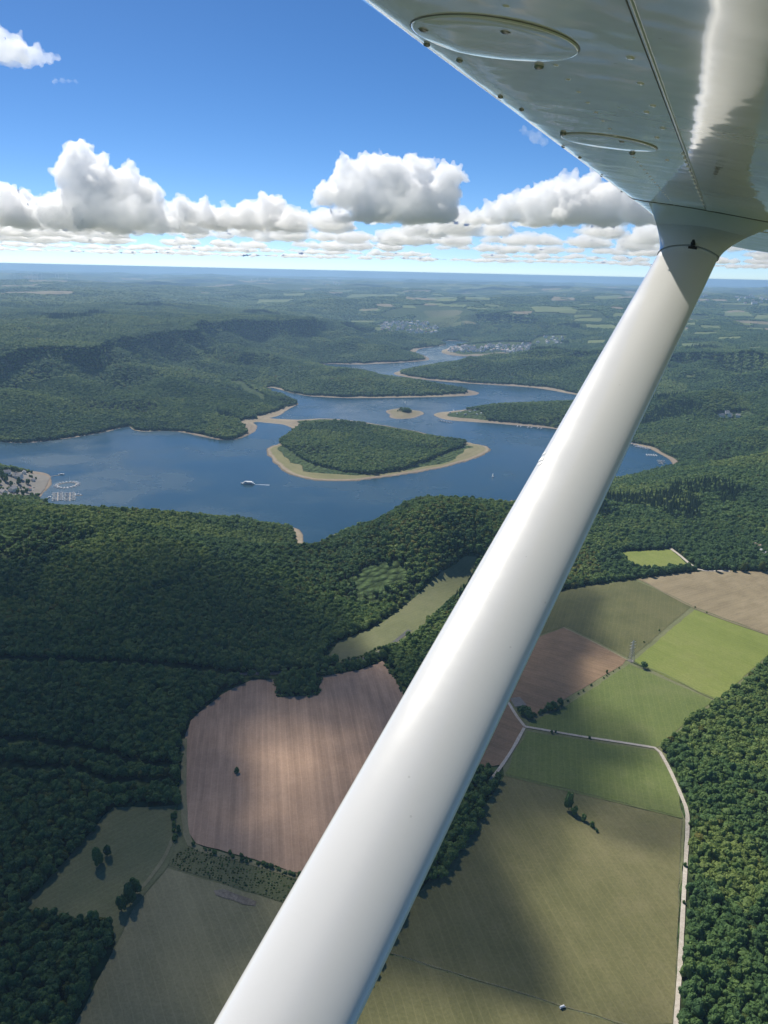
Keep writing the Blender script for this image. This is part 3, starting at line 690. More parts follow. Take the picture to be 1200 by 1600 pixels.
def in_view(p, pad=10):
    z = height(p)+8
    q = np.column_stack([p, z-CAM_Z]); d = q@fwd; x = 600+FPX*(q@rt)/d; y = 800-FPX*(q@up)/d
    return (x > -pad) & (x < 1200+pad) & (y > -pad) & (y < 1600+pad), x, y
# the strut hides a band of ground: trees behind it are not picked as individuals
vis, ix, iy = in_view(P1)
xl = 1030+(iy-395)*(335-1030)/(1600-395); xr = 1130+(iy-385)*(555-1130)/(1600-385)
free = vis & ((ix < xl-14) | (ix > xr+14))
r1 = np.hypot(P1[:, 0], P1[:, 1]); order = np.where(free)[0]; order = order[np.argsort(r1[order])]
NEAR = order[:250]
mask = np.ones(len(P1), bool); mask[NEAR] = False

def gn_forest(name, pts, kind, sizes, protos, label, low=1.0):
    """one object: points carrying size, turn and kind, each with a tree mesh standing on it"""
    z = height(pts)
    me = bpy.data.meshes.new(name); me.vertices.add(len(pts)); me.vertices.foreach_set('co', np.column_stack([pts, z-.6]).astype(np.float32).ravel())
    n = len(pts)
    sc = np.column_stack([sizes*RNG.uniform(.85, 1.15, n), sizes*RNG.uniform(.85, 1.15, n), RNG.uniform(.85, 1.2, n)*sizes])
    H = {0: 1.25, 1: 2.1, 2: 1.2, 3: 1.7}; Wd = {0: 1.22, 1: .72, 2: 1.05, 3: .8}
    hz = np.array([H[k] for k in kind]); wz = np.array([Wd[k] for k in kind])
    sc[:, 2] *= hz*low; sc[:, 0] *= wz; sc[:, 1] *= wz
    a = me.attributes.new('tree_scale', 'FLOAT_VECTOR', 'POINT'); a.data.foreach_set('vector', sc.astype(np.float32).ravel())
    a = me.attributes.new('tree_turn', 'FLOAT_VECTOR', 'POINT'); a.data.foreach_set('vector', np.column_stack([RNG.uniform(-.06, .06, n), RNG.uniform(-.06, .06, n), RNG.uniform(0, 6.28, n)]).astype(np.float32).ravel())
    # prototype index
    start = {}; flat = []
    for k in sorted(protos): start[k] = len(flat); flat += protos[k]
    pi_ = np.array([start[k]+RNG.integers(len(protos[k])) for k in kind], np.int32)
    a = me.attributes.new('tree_kind', 'INT', 'POINT'); a.data.foreach_set('value', pi_)
    col = bpy.data.collections.new(name+'_shapes')
    for j, m in enumerate(flat):
        o = bpy.data.objects.new('shape_%03d' % j, m); col.objects.link(o)
    ng = bpy.data.node_groups.new(name, 'GeometryNodeTree')
    ng.interface.new_socket('Geometry', in_out='INPUT', socket_type='NodeSocketGeometry'); ng.interface.new_socket('Geometry', in_out='OUTPUT', socket_type='NodeSocketGeometry')
    N = ng.nodes; L = ng.links; gi = N.new('NodeGroupInput'); go = N.new('NodeGroupOutput')
    ci = N.new('GeometryNodeCollectionInfo'); ci.inputs['Collection'].default_value = col; ci.inputs['Separate Children'].default_value = True; ci.inputs['Reset Children'].default_value = True
    ip = N.new('GeometryNodeInstanceOnPoints'); ip.inputs['Pick Instance'].default_value = True
    def at(nm, ty):
        q = N.new('GeometryNodeInputNamedAttribute'); q.data_type = ty; q.inputs['Name'].default_value = nm
        return [s for s in q.outputs if s.enabled and s.name == 'Attribute'][0]
    L.new(gi.outputs[0], ip.inputs['Points']); L.new(ci.outputs[0], ip.inputs['Instance'])
    L.new(at('tree_kind', 'INT'), ip.inputs['Instance Index']); L.new(at('tree_turn', 'FLOAT_VECTOR'), ip.inputs['Rotation']); L.new(at('tree_scale', 'FLOAT_VECTOR'), ip.inputs['Scale'])
    L.new(ip.outputs[0], go.inputs[0])
    o = link(name, me); md = o.modifiers.new('trees', 'NODES'); md.node_group = ng
    tag(o, label, None, None, 'stuff'); return o
rest = P1[mask]; kr = kinds(rest)
def sizes(p, lo, hi): return lo+(hi-lo)*np.clip(.5+.45*perlin(p[:, 0]/140, p[:, 1]/140)+RNG.normal(0, .26, len(p)), 0, 1.25)
gn_forest('near_forest', rest, kr, sizes(rest, 5.8, 8.8), {0: CROWN_N[:3]+CROWN_M, 1: CONI, 2: AUT_M, 3: SNAG}, 'dense mixed wood on the slopes this side of the lake')
gn_forest('lakeside_forest', P2, kinds(P2), sizes(P2, 7.6, 11.6), {0: CROWN_M, 1: CONI, 2: AUT_M, 3: SNAG}, 'mixed wood covering the lake banks and the wooded peninsula')
P4 = forest_filter(grid_pts(6800, 13000, 25.0), 4.0); P4 = P4[fbm(P4[:, 0]/900+2, P4[:, 1]/900, 3)+.35*sstep(9, -6, np.degrees(np.arctan2(P4[:, 0], P4[:, 1]))) > -.12]
gn_forest('distant_forest', P4, np.zeros(len(P4), int), sizes(P4, 24, 34)*1.0, {0: CROWN_F}, 'faint wooded plateau toward the skyline', .36)
k3 = kinds(P3); k3[k3 == 3] = 0
gn_forest('far_forest', P3, k3, sizes(P3, 11.5, 17.0), {0: CROWN_F, 1: CONI, 2: AUT_M[:1]}, 'hazy wood on the hills beyond the lake', .8)

# the nearest trees one by one
def tree(p, size, tall, crown, trunk, label, group, name='broadleaf_tree', rz=0):
    e = empty(name, (p[0], p[1], gz(p)-.2), rz); tag(e, label, 'tree', group)
    t = bpy.data.objects.new('trunk', trunk); C.objects.link(t); t.parent = e; t.scale = (size, size, size*tall)
    c = bpy.data.objects.new('crown', crown); C.objects.link(c); c.parent = e; c.scale = (size, size, size*tall); c.location = (0, 0, 0)
    return e
zs = height(P1[NEAR])
for q, i in enumerate(NEAR):
    p = P1[i]; aut = random.random() < .03; s = random.uniform(6.2, 9.4)
    c = random.choice(AUT_N if aut else CROWN_N)
    right = ix[i] > 900; left = ix[i] < 450
    where = 'the wood right of the pale track' if right else ('the dark wood at the lower left' if left else 'the strip of wood beside the strut')
    lab = ('yellowing' if aut else 'green')+' leafy tree in '+where
    e = empty('broadleaf_tree', (p[0], p[1], zs[q]-.5), random.uniform(0, 6.28)); tag(e, lab, 'tree', lab.replace('tree', 'trees'))
    for nm, me_ in (('trunk', random.choice(TRUNK)), ('crown', c)):
        o = bpy.data.objects.new(nm, me_); C.objects.link(o); o.parent = e; o.scale = (s*1.1, s*random.uniform(1.0, 1.2), s*1.3)

SOLO = [  # px, py (foot), size, tallness, label
 (370, 1208, 5, 1.0, 'lone small bush in the middle of the ploughed field', 0), (153, 1352, 9, 1.2, 'bigger tree of the dark pair in the shaded meadow', 0), (168, 1338, 7, 1.1, 'smaller tree of the dark pair in the shaded meadow', 0),
 (212, 1398, 9, 1.4, 'upper tree of the clump on the lower left meadow', 0), (203, 1412, 9, 1.3, 'middle tree of the clump on the lower left meadow', 0), (190, 1424, 8.5, 1.2, 'lower tree of the clump on the lower left meadow', 0),
 (888, 1266, 8, 1.9, 'tall dark tree at the head of the meadow hollow', 0), (897, 1275, 6, 1.2, 'rounded tree under the tall one by the hollow', 0), (912, 1283, 5, .9, 'low bush inside the meadow hollow', 0), (925, 1292, 4.4, .8, 'lowest bush of the meadow hollow', 0), (932, 1300, 3, .8, 'small shrub at the foot of the meadow hollow', 0),
 (1160, 893, 9, 1.3, 'round yellowing tree above the stubble field', 1), (1190, 893, 11, 1.3, 'big yellow-brown tree at the end of the stubble field', 1), (1118, 893, 8.5, 1.3, 'green tree next to the light track end', 0), (1068, 893, 8, 1.2, 'green tree at the tip of the small meadow', 0), (1032, 898, 8, 1.2, 'dark tree below the small green meadow', 0), (1016, 901, 9, 1.3, 'broad tree left of the stubble field corner', 0), (1000, 903, 6, 1.1, 'short tree at the wood corner by the dull meadow', 0), (1145, 893, 6, 1.2, 'small tree in the row above the stubble field', 0),
 (860, 915, 8, 1.2, 'first rounded tree before the wood edge', 0), (915, 911, 8, 1.2, 'second rounded tree before the wood edge', 0), (1062, 862, 8, 1.2, 'yellow tree at the start of the light track', 1),
 (1086, 950, 2.6, 1.0, 'tiny bush at the corner of the bright meadow', 0), (1104, 958, 2.2, .9, 'tiny bush along the stubble margin', 0), (1030, 986, 2.4, .9, 'small hedge bush between dull and bright meadow', 0), (1006, 1004, 2.4, .9, 'hedge bush nearer the pylon', 0),
 (948, 1052, 3, 1.2, 'thin bush on the hedge above the half shaded meadow', 0), (862, 1146, 3, 1.1, 'dark bush on the track below the half shaded meadow', 0), (868, 1145, 2.6, 1.0, 'smaller bush touching the dark track bush', 0), (921, 1154, 2.8, 1.0, 'single round bush on the track edge', 0),
 (1070, 1354, 3, 1.1, 'bush on the left edge of the pale track', 0), (1068, 1412, 2.4, 1.1, 'small post-like bush on the pale track edge', 0), (270, 1280, 4, 1.1, 'bush at the meadow end of the field margin', 0), (279, 1300, 4, 1.1, 'bush by the field margin corner', 0), (277, 1245, 5, 1.1, 'bush where the margin meets the wood', 0)]
for (x, y, s, t, lb, au) in SOLO:
    p = hit(x, y); tree(p, s, t*1.25, random.choice(AUT_N if au else CROWN_N), random.choice(TRUNK), lb, None, 'bush' if s < 5.1 else 'broadleaf_tree', random.uniform(0, 6))
for k in range(11):
    t = k*2.4; q = math.sqrt((k+.5)/11); p = hit(632+12*q*math.cos(t), 642.5+2.0*q*math.sin(t)); tree(p, random.uniform(6, 8), 1.0, random.choice(CROWN_N), random.choice(TRUNK), 'leafy tree on the sandy islet', 'trees on the sandy islet', rz=t)
# little wood inside the notch of the ploughed field
for k in range(16):
    p = hit(random.uniform(438, 492), random.uniform(1062, 1084)); lb = 'leafy tree in the small wood cut into the ploughed field'
    tree(p, random.uniform(8, 11), 1.5, random.choice(CROWN_N), random.choice(TRUNK), lb, 'small wood in the ploughed field', rz=random.uniform(0, 6))
# hedge below the red-brown field
hp = [(832, 1121), (846, 1112), (870, 1108), (885, 1096), (905, 1083), (925, 1070), (945, 1057), (968, 1042)]
for k in range(22):
    t = random.random()**1.1*(len(hp)-1.01); i = int(t); f = t-i
    p = hit(hp[i][0]*(1-f)+hp[i+1][0]*f+random.uniform(-2, 2), hp[i][1]*(1-f)+hp[i+1][1]*f+1)
    tree(p, random.uniform(1.6, 3.4)*(1.25-.6*t/7), 1.0, random.choice(CROWN_N), TRUNK[0], 'low bush in the hedge below the red-brown field', 'hedge bushes below the red-brown field', 'bush', random.uniform(0, 6))
# shrubs of the plantation plot: too many and too small to count
sp = OPEN_XY['shrub']; lo, hi = sp.min(0), sp.max(0)
g = np.stack(np.meshgrid(np.arange(lo[0], hi[0], 2.3), np.arange(lo[1], hi[1], 2.3)), -1).reshape(-1, 2); g = g+RNG.uniform(-.6, .6, g.shape)
g = g[inside(g, sp)]; g = g[RNG.random(len(g)) < .86]
gn_forest('shrubbery', g, np.zeros(len(g), int), RNG.uniform(.9, 1.7, len(g)), {0: AUT_M+CROWN_M[:2]}, 'rows of low dark shrubs in the plantation plot')
# hedge lines and verge scrub
def scrub(name, lines, label, n, s0, s1, jit=2.0):
    P = []
    for ln in lines:
        q = np.array([hit(*a) for a in ln]); L = np.linalg.norm(np.diff(q, axis=0), axis=1); cl = np.concatenate([[0], np.cumsum(L)])
        for t in RNG.uniform(0, cl[-1], int(cl[-1]*n)):
            P.append([np.interp(t, cl, q[:, 0])+RNG.normal(0, jit), np.interp(t, cl, q[:, 1])+RNG.normal(0, jit)])
    P = np.array(P); gn_forest(name, P, np.zeros(len(P), int), RNG.uniform(s0, s1, len(P)), {0: CROWN_M}, label)
scrub('verge_shrubbery', [[(508, 1040), (560, 1028), (596, 1012)], [(430, 1062), (432, 1088), (497, 1086), (500, 1060)], [(283, 1160), (276, 1230), (272, 1320)], [(300, 1322), (380, 1343), (470, 1370)], [(600, 1034), (640, 1100)], [(505, 1055), (560, 1046), (598, 1030)], [(175, 1228), (275, 1236)]], 'scrub along the road and the field margins', .5, 1.2, 3.4, 1.0)
scrub('marina_shrubbery', [[(0, 744), (18, 743), (30, 748)], [(0, 764), (25, 765), (40, 762)], [(10, 776), (40, 779), (60, 779)], [(48, 745), (60, 752)]], 'bushes between the marina buildings', .25, 3, 6, 3.0)
scrub('fence_line_grass', [[(606, 1490), (700, 1519), (800, 1549), (930, 1590), (1000, 1608)], [(1064, 1290), (1060, 1400), (1056, 1520), (1050, 1600)]], 'tufts along the fence lines of the big meadow', .5, .35, .9, .4)

# ------------------------------------------------------------------ clouds
def cloud_mat(name, dens, aniso=.25):
    m = bpy.data.materials.new(name); m.use_nodes = True; n = m.node_tree.nodes; n.clear(); out = n.new('ShaderNodeOutputMaterial')
    v = n.new('ShaderNodeVolumePrincipled'); v.inputs['Density'].default_value = dens; v.inputs['Anisotropy'].default_value = aniso
    v.inputs['Color'].default_value = (.995, .995, .995, 1); v.inputs['Density Attribute'].default_value = ''
    m.node_tree.links.new(v.outputs[0], out.inputs['Volume']); return m
# shade-giving cumulus sheets overhead: their plan is the shadow seen on the ground, carried up the sun's direction
SHADE = {'main': [(-700, 2100), (-700, 900), (-300, 880), (0, 868), (120, 852), (300, 846), (420, 874), (470, 900), (540, 950), (600, 985), (660, 968), (740, 938), (830, 900), (900, 900), (985, 912), (1030, 940), (985, 985), (930, 1010), (900, 1060), (955, 1095), (1005, 1150), (930, 1178), (935, 1230), (1030, 1272), (1040, 1310), (960, 1330), (880, 1330), (850, 1400), (850, 1470), (820, 1530), (700, 1525), (640, 1560), (560, 1700), (500, 2100)],
         'low': [(930, 1545), (1010, 1530), (1060, 1580), (1060, 1800), (860, 1800), (900, 1600)]}
LIT = [(430, 1145, 55, 34, 1.25), (390, 1275, 44, 30, .75), (570, 1140, 40, 30, .6), (480, 1240, 40, 40, .4), (640, 985, 50, 30, .5), (110, 850, 90, 16, .8), (370, 800, 120, 16, .9), (440, 1500, 90, 70, .5), (300, 1540, 90, 70, .35), (700, 850, 90, 32, .8), (940, 960, 60, 25, .4), (820, 1290, 70, 50, .35), (350, 880, 60, 20, .3)]
CH = 1650.0; CT = 170.0; off = SUN[:2]/SUN[2]*(CH-75)
for nm, pxs in SHADE.items():
    poly = smooth_poly(np.array([hit(*q) if q[1] < 1700 else at_z(q[0], q[1], 75) for q in pxs]), 2)
    lo, hi = poly.min(0)-60, poly.max(0)+60; st = 16.0
    X = np.arange(lo[0], hi[0], st); Y = np.arange(lo[1], hi[1], st); gx, gy = np.meshgrid(X, Y); g = np.stack([gx.ravel(), gy.ravel()], 1)
    s = seg_dist(g, poly); s = np.where(inside(g, poly), s, -s)
    cov = s/85.0+.55*fbm(g[:, 0]/150, g[:, 1]/150, 4)*np.clip(1.4-s/500, .35, 1.4)
    for (x, y, rx, ry, a) in LIT:
        c = hit(x, y); ex = np.linalg.norm(hit(x+rx, y)-c); ey = np.linalg.norm(hit(x, y+ry)-c)
        d = np.sqrt(((g[:, 0]-c[0])/ex)**2+((g[:, 1]-c[1])/ey)**2)
        cov = np.minimum(cov, 1.6)-a*2.6*np.exp(-d*d*.45)
    t = CT*np.clip(cov, 0, 1)**1.2*(1+.25*fbm(g[:, 0]/60, g[:, 1]/60, 3))
    t = t.reshape(gx.shape); ny_, nx_ = t.shape
    id_ = np.arange(ny_*nx_).reshape(ny_, nx_)
    cell = (t[:-1, :-1] > 0) | (t[1:, :-1] > 0) | (t[:-1, 1:] > 0) | (t[1:, 1:] > 0)
    cj, cI = np.where(cell)
    top = np.column_stack([g[:, 0]+off[0], g[:, 1]+off[1], CH+t.ravel()*.8+.0]); bot = top.copy(); bot[:, 2] = CH-t.ravel()*.2-.2
    a, b, c_, d_ = id_[cj, cI], id_[cj, cI+1], id_[cj+1, cI+1], id_[cj+1, cI]; n_ = ny_*nx_
    f1 = np.stack([a, b, c_, d_], 1); f2 = f1[:, ::-1]+n_
    cell_p = np.pad(cell, 1); sides = []
    for (dj, di, u, v) in ((-1, 0, a, b), (0, 1, b, c_), (1, 0, c_, d_), (0, -1, d_, a)):
        m = ~cell_p[cj+1+dj, cI+1+di]; sides.append(np.stack([u[m], u[m]+n_, v[m]+n_, v[m]], 1))
    F_ = np.concatenate([f1, f2]+sides)
    used, inv = np.unique(F_, return_inverse=True); V_ = np.concatenate([top, bot])[used]
    me = pydata('cumulus_cloud', V_, inv.reshape(-1, 4), True)
    o = link('cumulus_cloud', me, cloud_mat('shade_cloud_'+nm, .0082))
    tag(o, {'main': 'broad cumulus overhead that shades the near woods and fields', 'low': 'small cumulus overhead that shades the lower meadow'}[nm], 'cloud', 'clouds above the aircraft')

def _ico():
    bm = bmesh.new(); bmesh.ops.create_icosphere(bm, subdivisions=2, radius=1); v = np.array([q.co for q in bm.verts]); f = np.array([[q.index for q in p.verts] for p in bm.faces]); bm.free(); return v, f
ICO_V, ICO_F = _ico()
LUMP = bpy.data.textures.new('lumps', 'VORONOI'); LUMP.distance_metric = 'DISTANCE'
def cumulus(name, label, blobs, vox, seed, dens, group, flat=None, squash=None):
    """blobs: (px, py, radius in photo pixels, distance in m); each grows smaller puffs on its upper side"""
    R = random.Random(seed); allp = []
    for (px, py, r, dist) in blobs:
        d = ray(px, py); c = np.array([0, 0, CAM_Z])+d*dist/math.hypot(d[0], d[1]); rm = r/FPX*dist
        allp.append((c, rm))
        def vec(b, up_): 
            v = b+np.array([R.gauss(0, 1), R.gauss(0, 1), R.gauss(up_, .8)]); return v/np.linalg.norm(v)
        for k in range(14):
            v = vec(np.zeros(3), .3); r2 = rm*R.uniform(.3, .52); c2 = c+v*rm*R.uniform(.72, 1.0); allp.append((c2, r2))
            for j in range(8):
                w = vec(v*.9, .2); r3 = r2*R.uniform(.25, .5); c3 = c2+w*r2*R.uniform(.8, 1.02); allp.append((c3, r3))
                if r3 > vox*1.6:
                    for i in range(4):
                        x = vec(w*.9, .1); r4 = r3*R.uniform(.3, .5); allp.append((c3+x*r3*.95, r4))
    cs = np.array([p[0] for p in allp]); rs = np.array([p[1] for p in allp]); n = len(ICO_V)
    V = (cs[:, None]+ICO_V[None]*rs[:, None, None]).reshape(-1, 3); F_ = (ICO_F[None]+(np.arange(len(rs))*n)[:, None, None]).reshape(-1, 3)
    if flat is not None:                # flat base
        zb = float(np.min(cs[:, 2]))+flat*vox; lo_ = V[:, 2] < zb; V[lo_, 2] = zb+(V[lo_, 2]-zb)*.18
    if squash is not None: zb = cs[:, 2].mean(); V[:, 2] = zb+(V[:, 2]-zb)*np.where(V[:, 2] < zb, squash*.5, squash)
    org = V.mean(0); V = V-org
    me = bpy.data.meshes.new(name); me.vertices.add(len(V)); me.vertices.foreach_set('co', V.astype(np.float32).ravel())
    me.loops.add(F_.size); me.loops.foreach_set('vertex_index', F_.astype(np.int32).ravel()); me.polygons.add(len(F_)); me.polygons.foreach_set('loop_start', np.arange(0, F_.size, 3, dtype=np.int32)); me.update(calc_edges=True)
    o = link(name, me); o.location = tuple(org)
    md = o.modifiers.new('r', 'REMESH'); md.mode = 'VOXEL'; md.voxel_size = vox; md.use_smooth_shade = True
    for k, (sc_, st_) in enumerate(((5.5, -3.2), (2.6, -1.6))):
        t1 = bpy.data.textures.new('lumps', 'VORONOI'); t1.noise_scale = vox*sc_; t1.noise_intensity = 1.0
        dm = o.modifiers.new('d%d' % k, 'DISPLACE'); dm.texture = t1; dm.texture_coords = 'LOCAL'; dm.strength = vox*st_*(1 if squash is None else .45); dm.mid_level = .35
    me.materials.append(CLOUDM[dens])
    tag(o, label, 'cloud', group); return o
CLOUDM = {k: cloud_mat('cloud_vapour_%d' % i, k*.65, .5) for i, k in enumerate((.010, .006, .004))}
GRP = 'cumulus along the horizon'
D1 = 16000
def shift(bl, d): return [(x, y, r, D1+d+random.uniform(-500, 500)) for (x, y, r) in bl]
cumulus('cumulus_cloud', 'tall white cumulus tower on the left side of the sky', shift([(122, 246, 20), (112, 275, 26), (150, 270, 22), (160, 298, 32), (205, 292, 24), (228, 300, 15), (150, 335, 40), (215, 335, 34), (100, 335, 34), (180, 352, 28), (250, 352, 20), (120, 357, 22), (235, 322, 18)], 0), 34, 1, .010, GRP, 14)
cumulus('cumulus_cloud', 'broad white cumulus in the middle of the sky', shift([(540, 268, 18), (575, 270, 24), (615, 272, 26), (655, 275, 26), (700, 280, 22), (722, 278, 10), (510, 305, 20), (545, 300, 28), (600, 315, 38), (660, 318, 36), (695, 315, 24), (575, 345, 24), (640, 352, 26), (690, 345, 22), (530, 355, 20)], 500), 34, 2, .010, GRP, 14)
cumulus('cumulus_cloud', 'lower cumulus between the two big ones', shift([(290, 330, 18), (320, 338, 20), (350, 345, 22), (385, 340, 24), (420, 325, 20), (430, 345, 26), (460, 355, 22), (340, 360, 18), (395, 362, 20)], 3000), 38, 3, .010, GRP, 10)
cumulus('cumulus_cloud', 'long cumulus just left of the strut top', shift([(740, 352, 20), (770, 340, 20), (800, 330, 22), (830, 318, 24), (860, 305, 22), (890, 303, 24), (920, 300, 24), (950, 312, 26), (980, 325, 26), (1010, 340, 24), (840, 345, 28), (890, 335, 30), (940, 345, 28), (1050, 350, 20)], 1500), 36, 4, .010, GRP, 12)
cumulus('cumulus_cloud', 'ragged cumulus at the left picture edge', shift([(-40, 325, 28), (5, 312, 20), (35, 318, 20), (-10, 345, 24), (40, 342, 24), (80, 328, 16), (75, 350, 18), (-110, 320, 34)], 2500), 38, 5, .010, GRP, 10)
cumulus('cumulus_cloud', 'small lone cloud in the upper left corner', [(-8, 72, 22, 7000), (22, 78, 20, 7000), (50, 87, 14, 7000), (74, 92, 9, 7000), (92, 90, 5, 7000), (-40, 80, 26, 7000), (12, 95, 12, 7000), (40, 96, 11, 7000)], 13, 6, .010, 'single fair-weather clouds', 6)
cumulus('cumulus_cloud', 'wispy shred of cloud by the wing leading edge', [(835, 215, 9, 9000), (850, 222, 7, 9000), (820, 204, 6, 9000), (842, 205, 5, 9000)], 11, 7, .004, 'single fair-weather clouds')
cumulus('cumulus_cloud', 'thin wisp under the upper left cloud', [(86, 128, 4, 9000), (97, 126, 4, 9000), (108, 127, 3, 9000), (118, 127, 3, 9000)], 8, 8, .004, 'single fair-weather clouds')
R = random.Random(5); row = 0
LAYERS = [(362, 20500, 25, 12, .75), (378, 26000, 20, 14, .6), (390, 36000, 16, 18, .5), (399, 48000, 12, 22, .4), (406, 62000, 9, 34, .4)]
names = ['nearest', 'second', 'third', 'fourth', 'farthest']
for li, (yy, dist, rp, n, sq) in enumerate(LAYERS):
    for half in range(4):
        bl = []
        for k in range(n):
            x = -150+half*375+(k+R.uniform(-.6, .6))*375/n; hz = .0225*(x-600)
            if perlin(np.array([x/130+li*7.7]), np.array([li*3.3]))[0] < (-.1, -.25, -.25, -.3, -2)[li]: continue
            bl.append((x, yy+hz+R.uniform(-2, 2), rp*R.uniform(.7, 1.3), dist+R.uniform(-2500, 2500)))
        if not bl: bl = [(-100+half*375, yy, rp, dist)]
        cumulus('cumulus_cloud', 'low cumulus of the %s bank, %s of the skyline' % (names[li], ['left end', 'left middle', 'right middle', 'right end'][half]), bl, dist*.0019, 20+li*4+half, .006, 'low cumulus banks along the horizon', None, sq)

# ------------------------------------------------------------------ houses
WALLW = plain('house_wall', (0.869, 0.859, 0.827), .8); ROOFD = plain('house_roof', (0.276, 0.265, 0.265), .7, 0, .3); ROOFR = plain('house_roof_red', (0.424, 0.254, 0.191), .7, 0, .3); GLASSD = plain('window_glass', (0.032, 0.042, 0.053), .15)
def house_mesh(name, L, Wd, H, rf):
    mb = MB(); mb.box((0, 0, H/2-.5), (L, Wd, H+1), 0)
    e = .5; z = H; t = H+Wd*.42
    mb.add([(-L/2-e, -Wd/2-e, z-.2), (L/2+e, -Wd/2-e, z-.2), (L/2+e, 0, t), (-L/2-e, 0, t), (L/2+e, Wd/2+e, z-.2), (-L/2-e, Wd/2+e, z-.2)], [(0, 1, 2, 3), (3, 2, 4, 5), (0, 5, 4, 1)], 1)
    mb.add([(L/2, -Wd/2, z), (L/2, Wd/2, z), (L/2, 0, t-.25)], [(0, 1, 2)], 0); mb.add([(-L/2, -Wd/2, z), (-L/2, Wd/2, z), (-L/2, 0, t-.25)], [(2, 1, 0)], 0)
    for s in (-1, 1):
        for k in (-1, 0, 1): mb.box((k*L*.3, s*(Wd/2+.03), H*.55), (1.4, .1, 1.5), 2)
    mb.box((L*.2, Wd*.12, t-.2), (.8, .8, 2.0), 0)
    me = pydata(name, mb.v, mb.f, False, mb.m)
    for q in (WALLW, rf, GLASSD): me.materials.append(q)
    return me
HOUSE = [house_mesh('house', 13, 10, 6, ROOFD), house_mesh('house', 16, 11, 6.5, ROOFD), house_mesh('house', 12, 9, 5.5, ROOFR), house_mesh('house', 20, 12, 7, ROOFD)]
def place_houses(boxes, n, label, group, sc=1.0, seed=1):
    R = random.Random(seed); done = []
    while len(done) < n:
        b = R.choice(boxes); p = hit(R.uniform(b[0], b[2]), R.uniform(b[1], b[3]))
        if any((p[0]-q[0])**2+(p[1]-q[1])**2 < (20*sc)**2 for q in done) or shore(p[None])[0] < 25:
            b_ = 0; done.append(p) if R.random() < .0 else None
            if R.random() < .02: n -= 1
            continue
        done.append(p)
        o = bpy.data.objects.new('house', R.choice(HOUSE)); C.objects.link(o); o.location = (p[0], p[1], gz(p)); o.rotation_euler = (0, 0, R.uniform(0, PI)); k = sc*R.uniform(.85, 1.2); o.scale = (k, k, k)
        tag(o, label, 'house', group)
place_houses([(592, 505, 640, 520), (640, 508, 685, 521), (600, 503, 670, 508)], 90, 'pale house of the far village in the valley', 'houses of the valley village', 1.35, 1)
place_houses([(700, 541, 760, 550), (760, 538, 828, 549), (785, 542, 828, 551)], 110, 'white house of the village behind the sandy bay', 'houses of the bay village', 1.25, 2)
place_houses([(836, 526, 884, 538)], 16, 'white house on the slope right of the bay village', 'houses on the slope', 1.2, 3)
place_houses([(1070, 462, 1135, 477), (1150, 462, 1200, 476)], 26, 'far white house right of the strut near the skyline', 'far houses right of the strut', 2.6, 4)
place_houses([(1118, 645, 1165, 653)], 4, 'white house in the clearing of the right-hand wood', 'houses in the right-hand wood', 1.0, 5)
place_houses([(485, 442, 540, 446)], 6, 'tiny pale farm building on the far plateau', 'far plateau farm buildings', 3.0, 8)
for (x, y, lb, s) in [(1182, 858, 'grey-roofed house between the trees at the right edge', 1.1), (1192, 868, 'smaller house below the grey-roofed one', .8), (12, 742, 'long white building at the marina', 1.2), (38, 741, 'white boathouse nearest the marina water', .9), (20, 768, 'low building beside the marina car park', 1.0), (-10, 755, 'marina building cut by the picture edge', 1.3), (52, 752, 'small hut on the marina slipway', .6), (28, 748, 'hall with pale roof behind the marina boathouse', 1.1), (6, 772, 'low shed at the forest end of the marina yard', .9), (46, 766, 'flat shed above the marina piers', .8)]:
    p = hit(x, y); o = bpy.data.objects.new('house', random.choice(HOUSE)); C.objects.link(o); o.location = (p[0], p[1], gz(p)+(1.0 if x < 100 else 0)); o.rotation_euler = (0, 0, random.uniform(0, PI)); o.scale = (s, s, s); tag(o, lb, 'house')
# trees and cars of the marina yard
for k, (x, y) in enumerate([(5, 748), (24, 738), (33, 738), (0, 757), (28, 772), (42, 770), (8, 779), (2, 742), (10, 753), (44, 757), (36, 775), (50, 778), (30, 757), (18, 760)]):
    tree(hit(x, y), random.uniform(9, 12), 1.3, random.choice(CROWN_N), TRUNK[0], 'round tree on the marina yard', 'trees on the marina yard')
WHITE = plain('white_paint', (.86, .86, .84), .35, 0, .05); BLUE = plain('blue_cover', (.05, .10, .22), .6); WOOD = plain('jetty_wood', (.30, .26, .21), .8)
CARP = [plain('car_paint_%s' % n, c, .3) for n, c in (('white', (.75, .75, .75)), ('silver', (.45, .46, .47)), ('dark', (.05, .055, .065)), ('red', (.35, .05, .04)))]
def car_mesh(pm):
    mb = MB(); mb.box((0, 0, .62), (4.4, 1.8, .62), 0, 0, .96); mb.box((-.15, 0, 1.16), (2.5, 1.62, .5), 1, 0, .8); mb.box((-.15, 0, 1.43), (1.9, 1.28, .05), 0)
    for x in (-1.35, 1.35):
        for y in (-.8, .8): mb.tube((x, y-.1, .33), (x, y+.1, .33), .33, .33, 8, 2)
    me = pydata('parked_car', mb.v, mb.f, False, mb.m)
    for q in (pm, GLASSD, ROOFD): me.materials.append(q)
    return me
CARS = [car_mesh(q) for q in CARP]
for k in range(14):
    p = hit(random.uniform(0, 58), random.uniform(752, 774)); o = bpy.data.objects.new('parked_car', random.choice(CARS)); C.objects.link(o)
    o.location = (p[0], p[1], gz(p)+1.22); o.rotation_euler = (0, 0, .4+random.choice((0, PI/2))); tag(o, 'tiny parked car on the marina yard', 'car', 'cars parked on the marina yard')
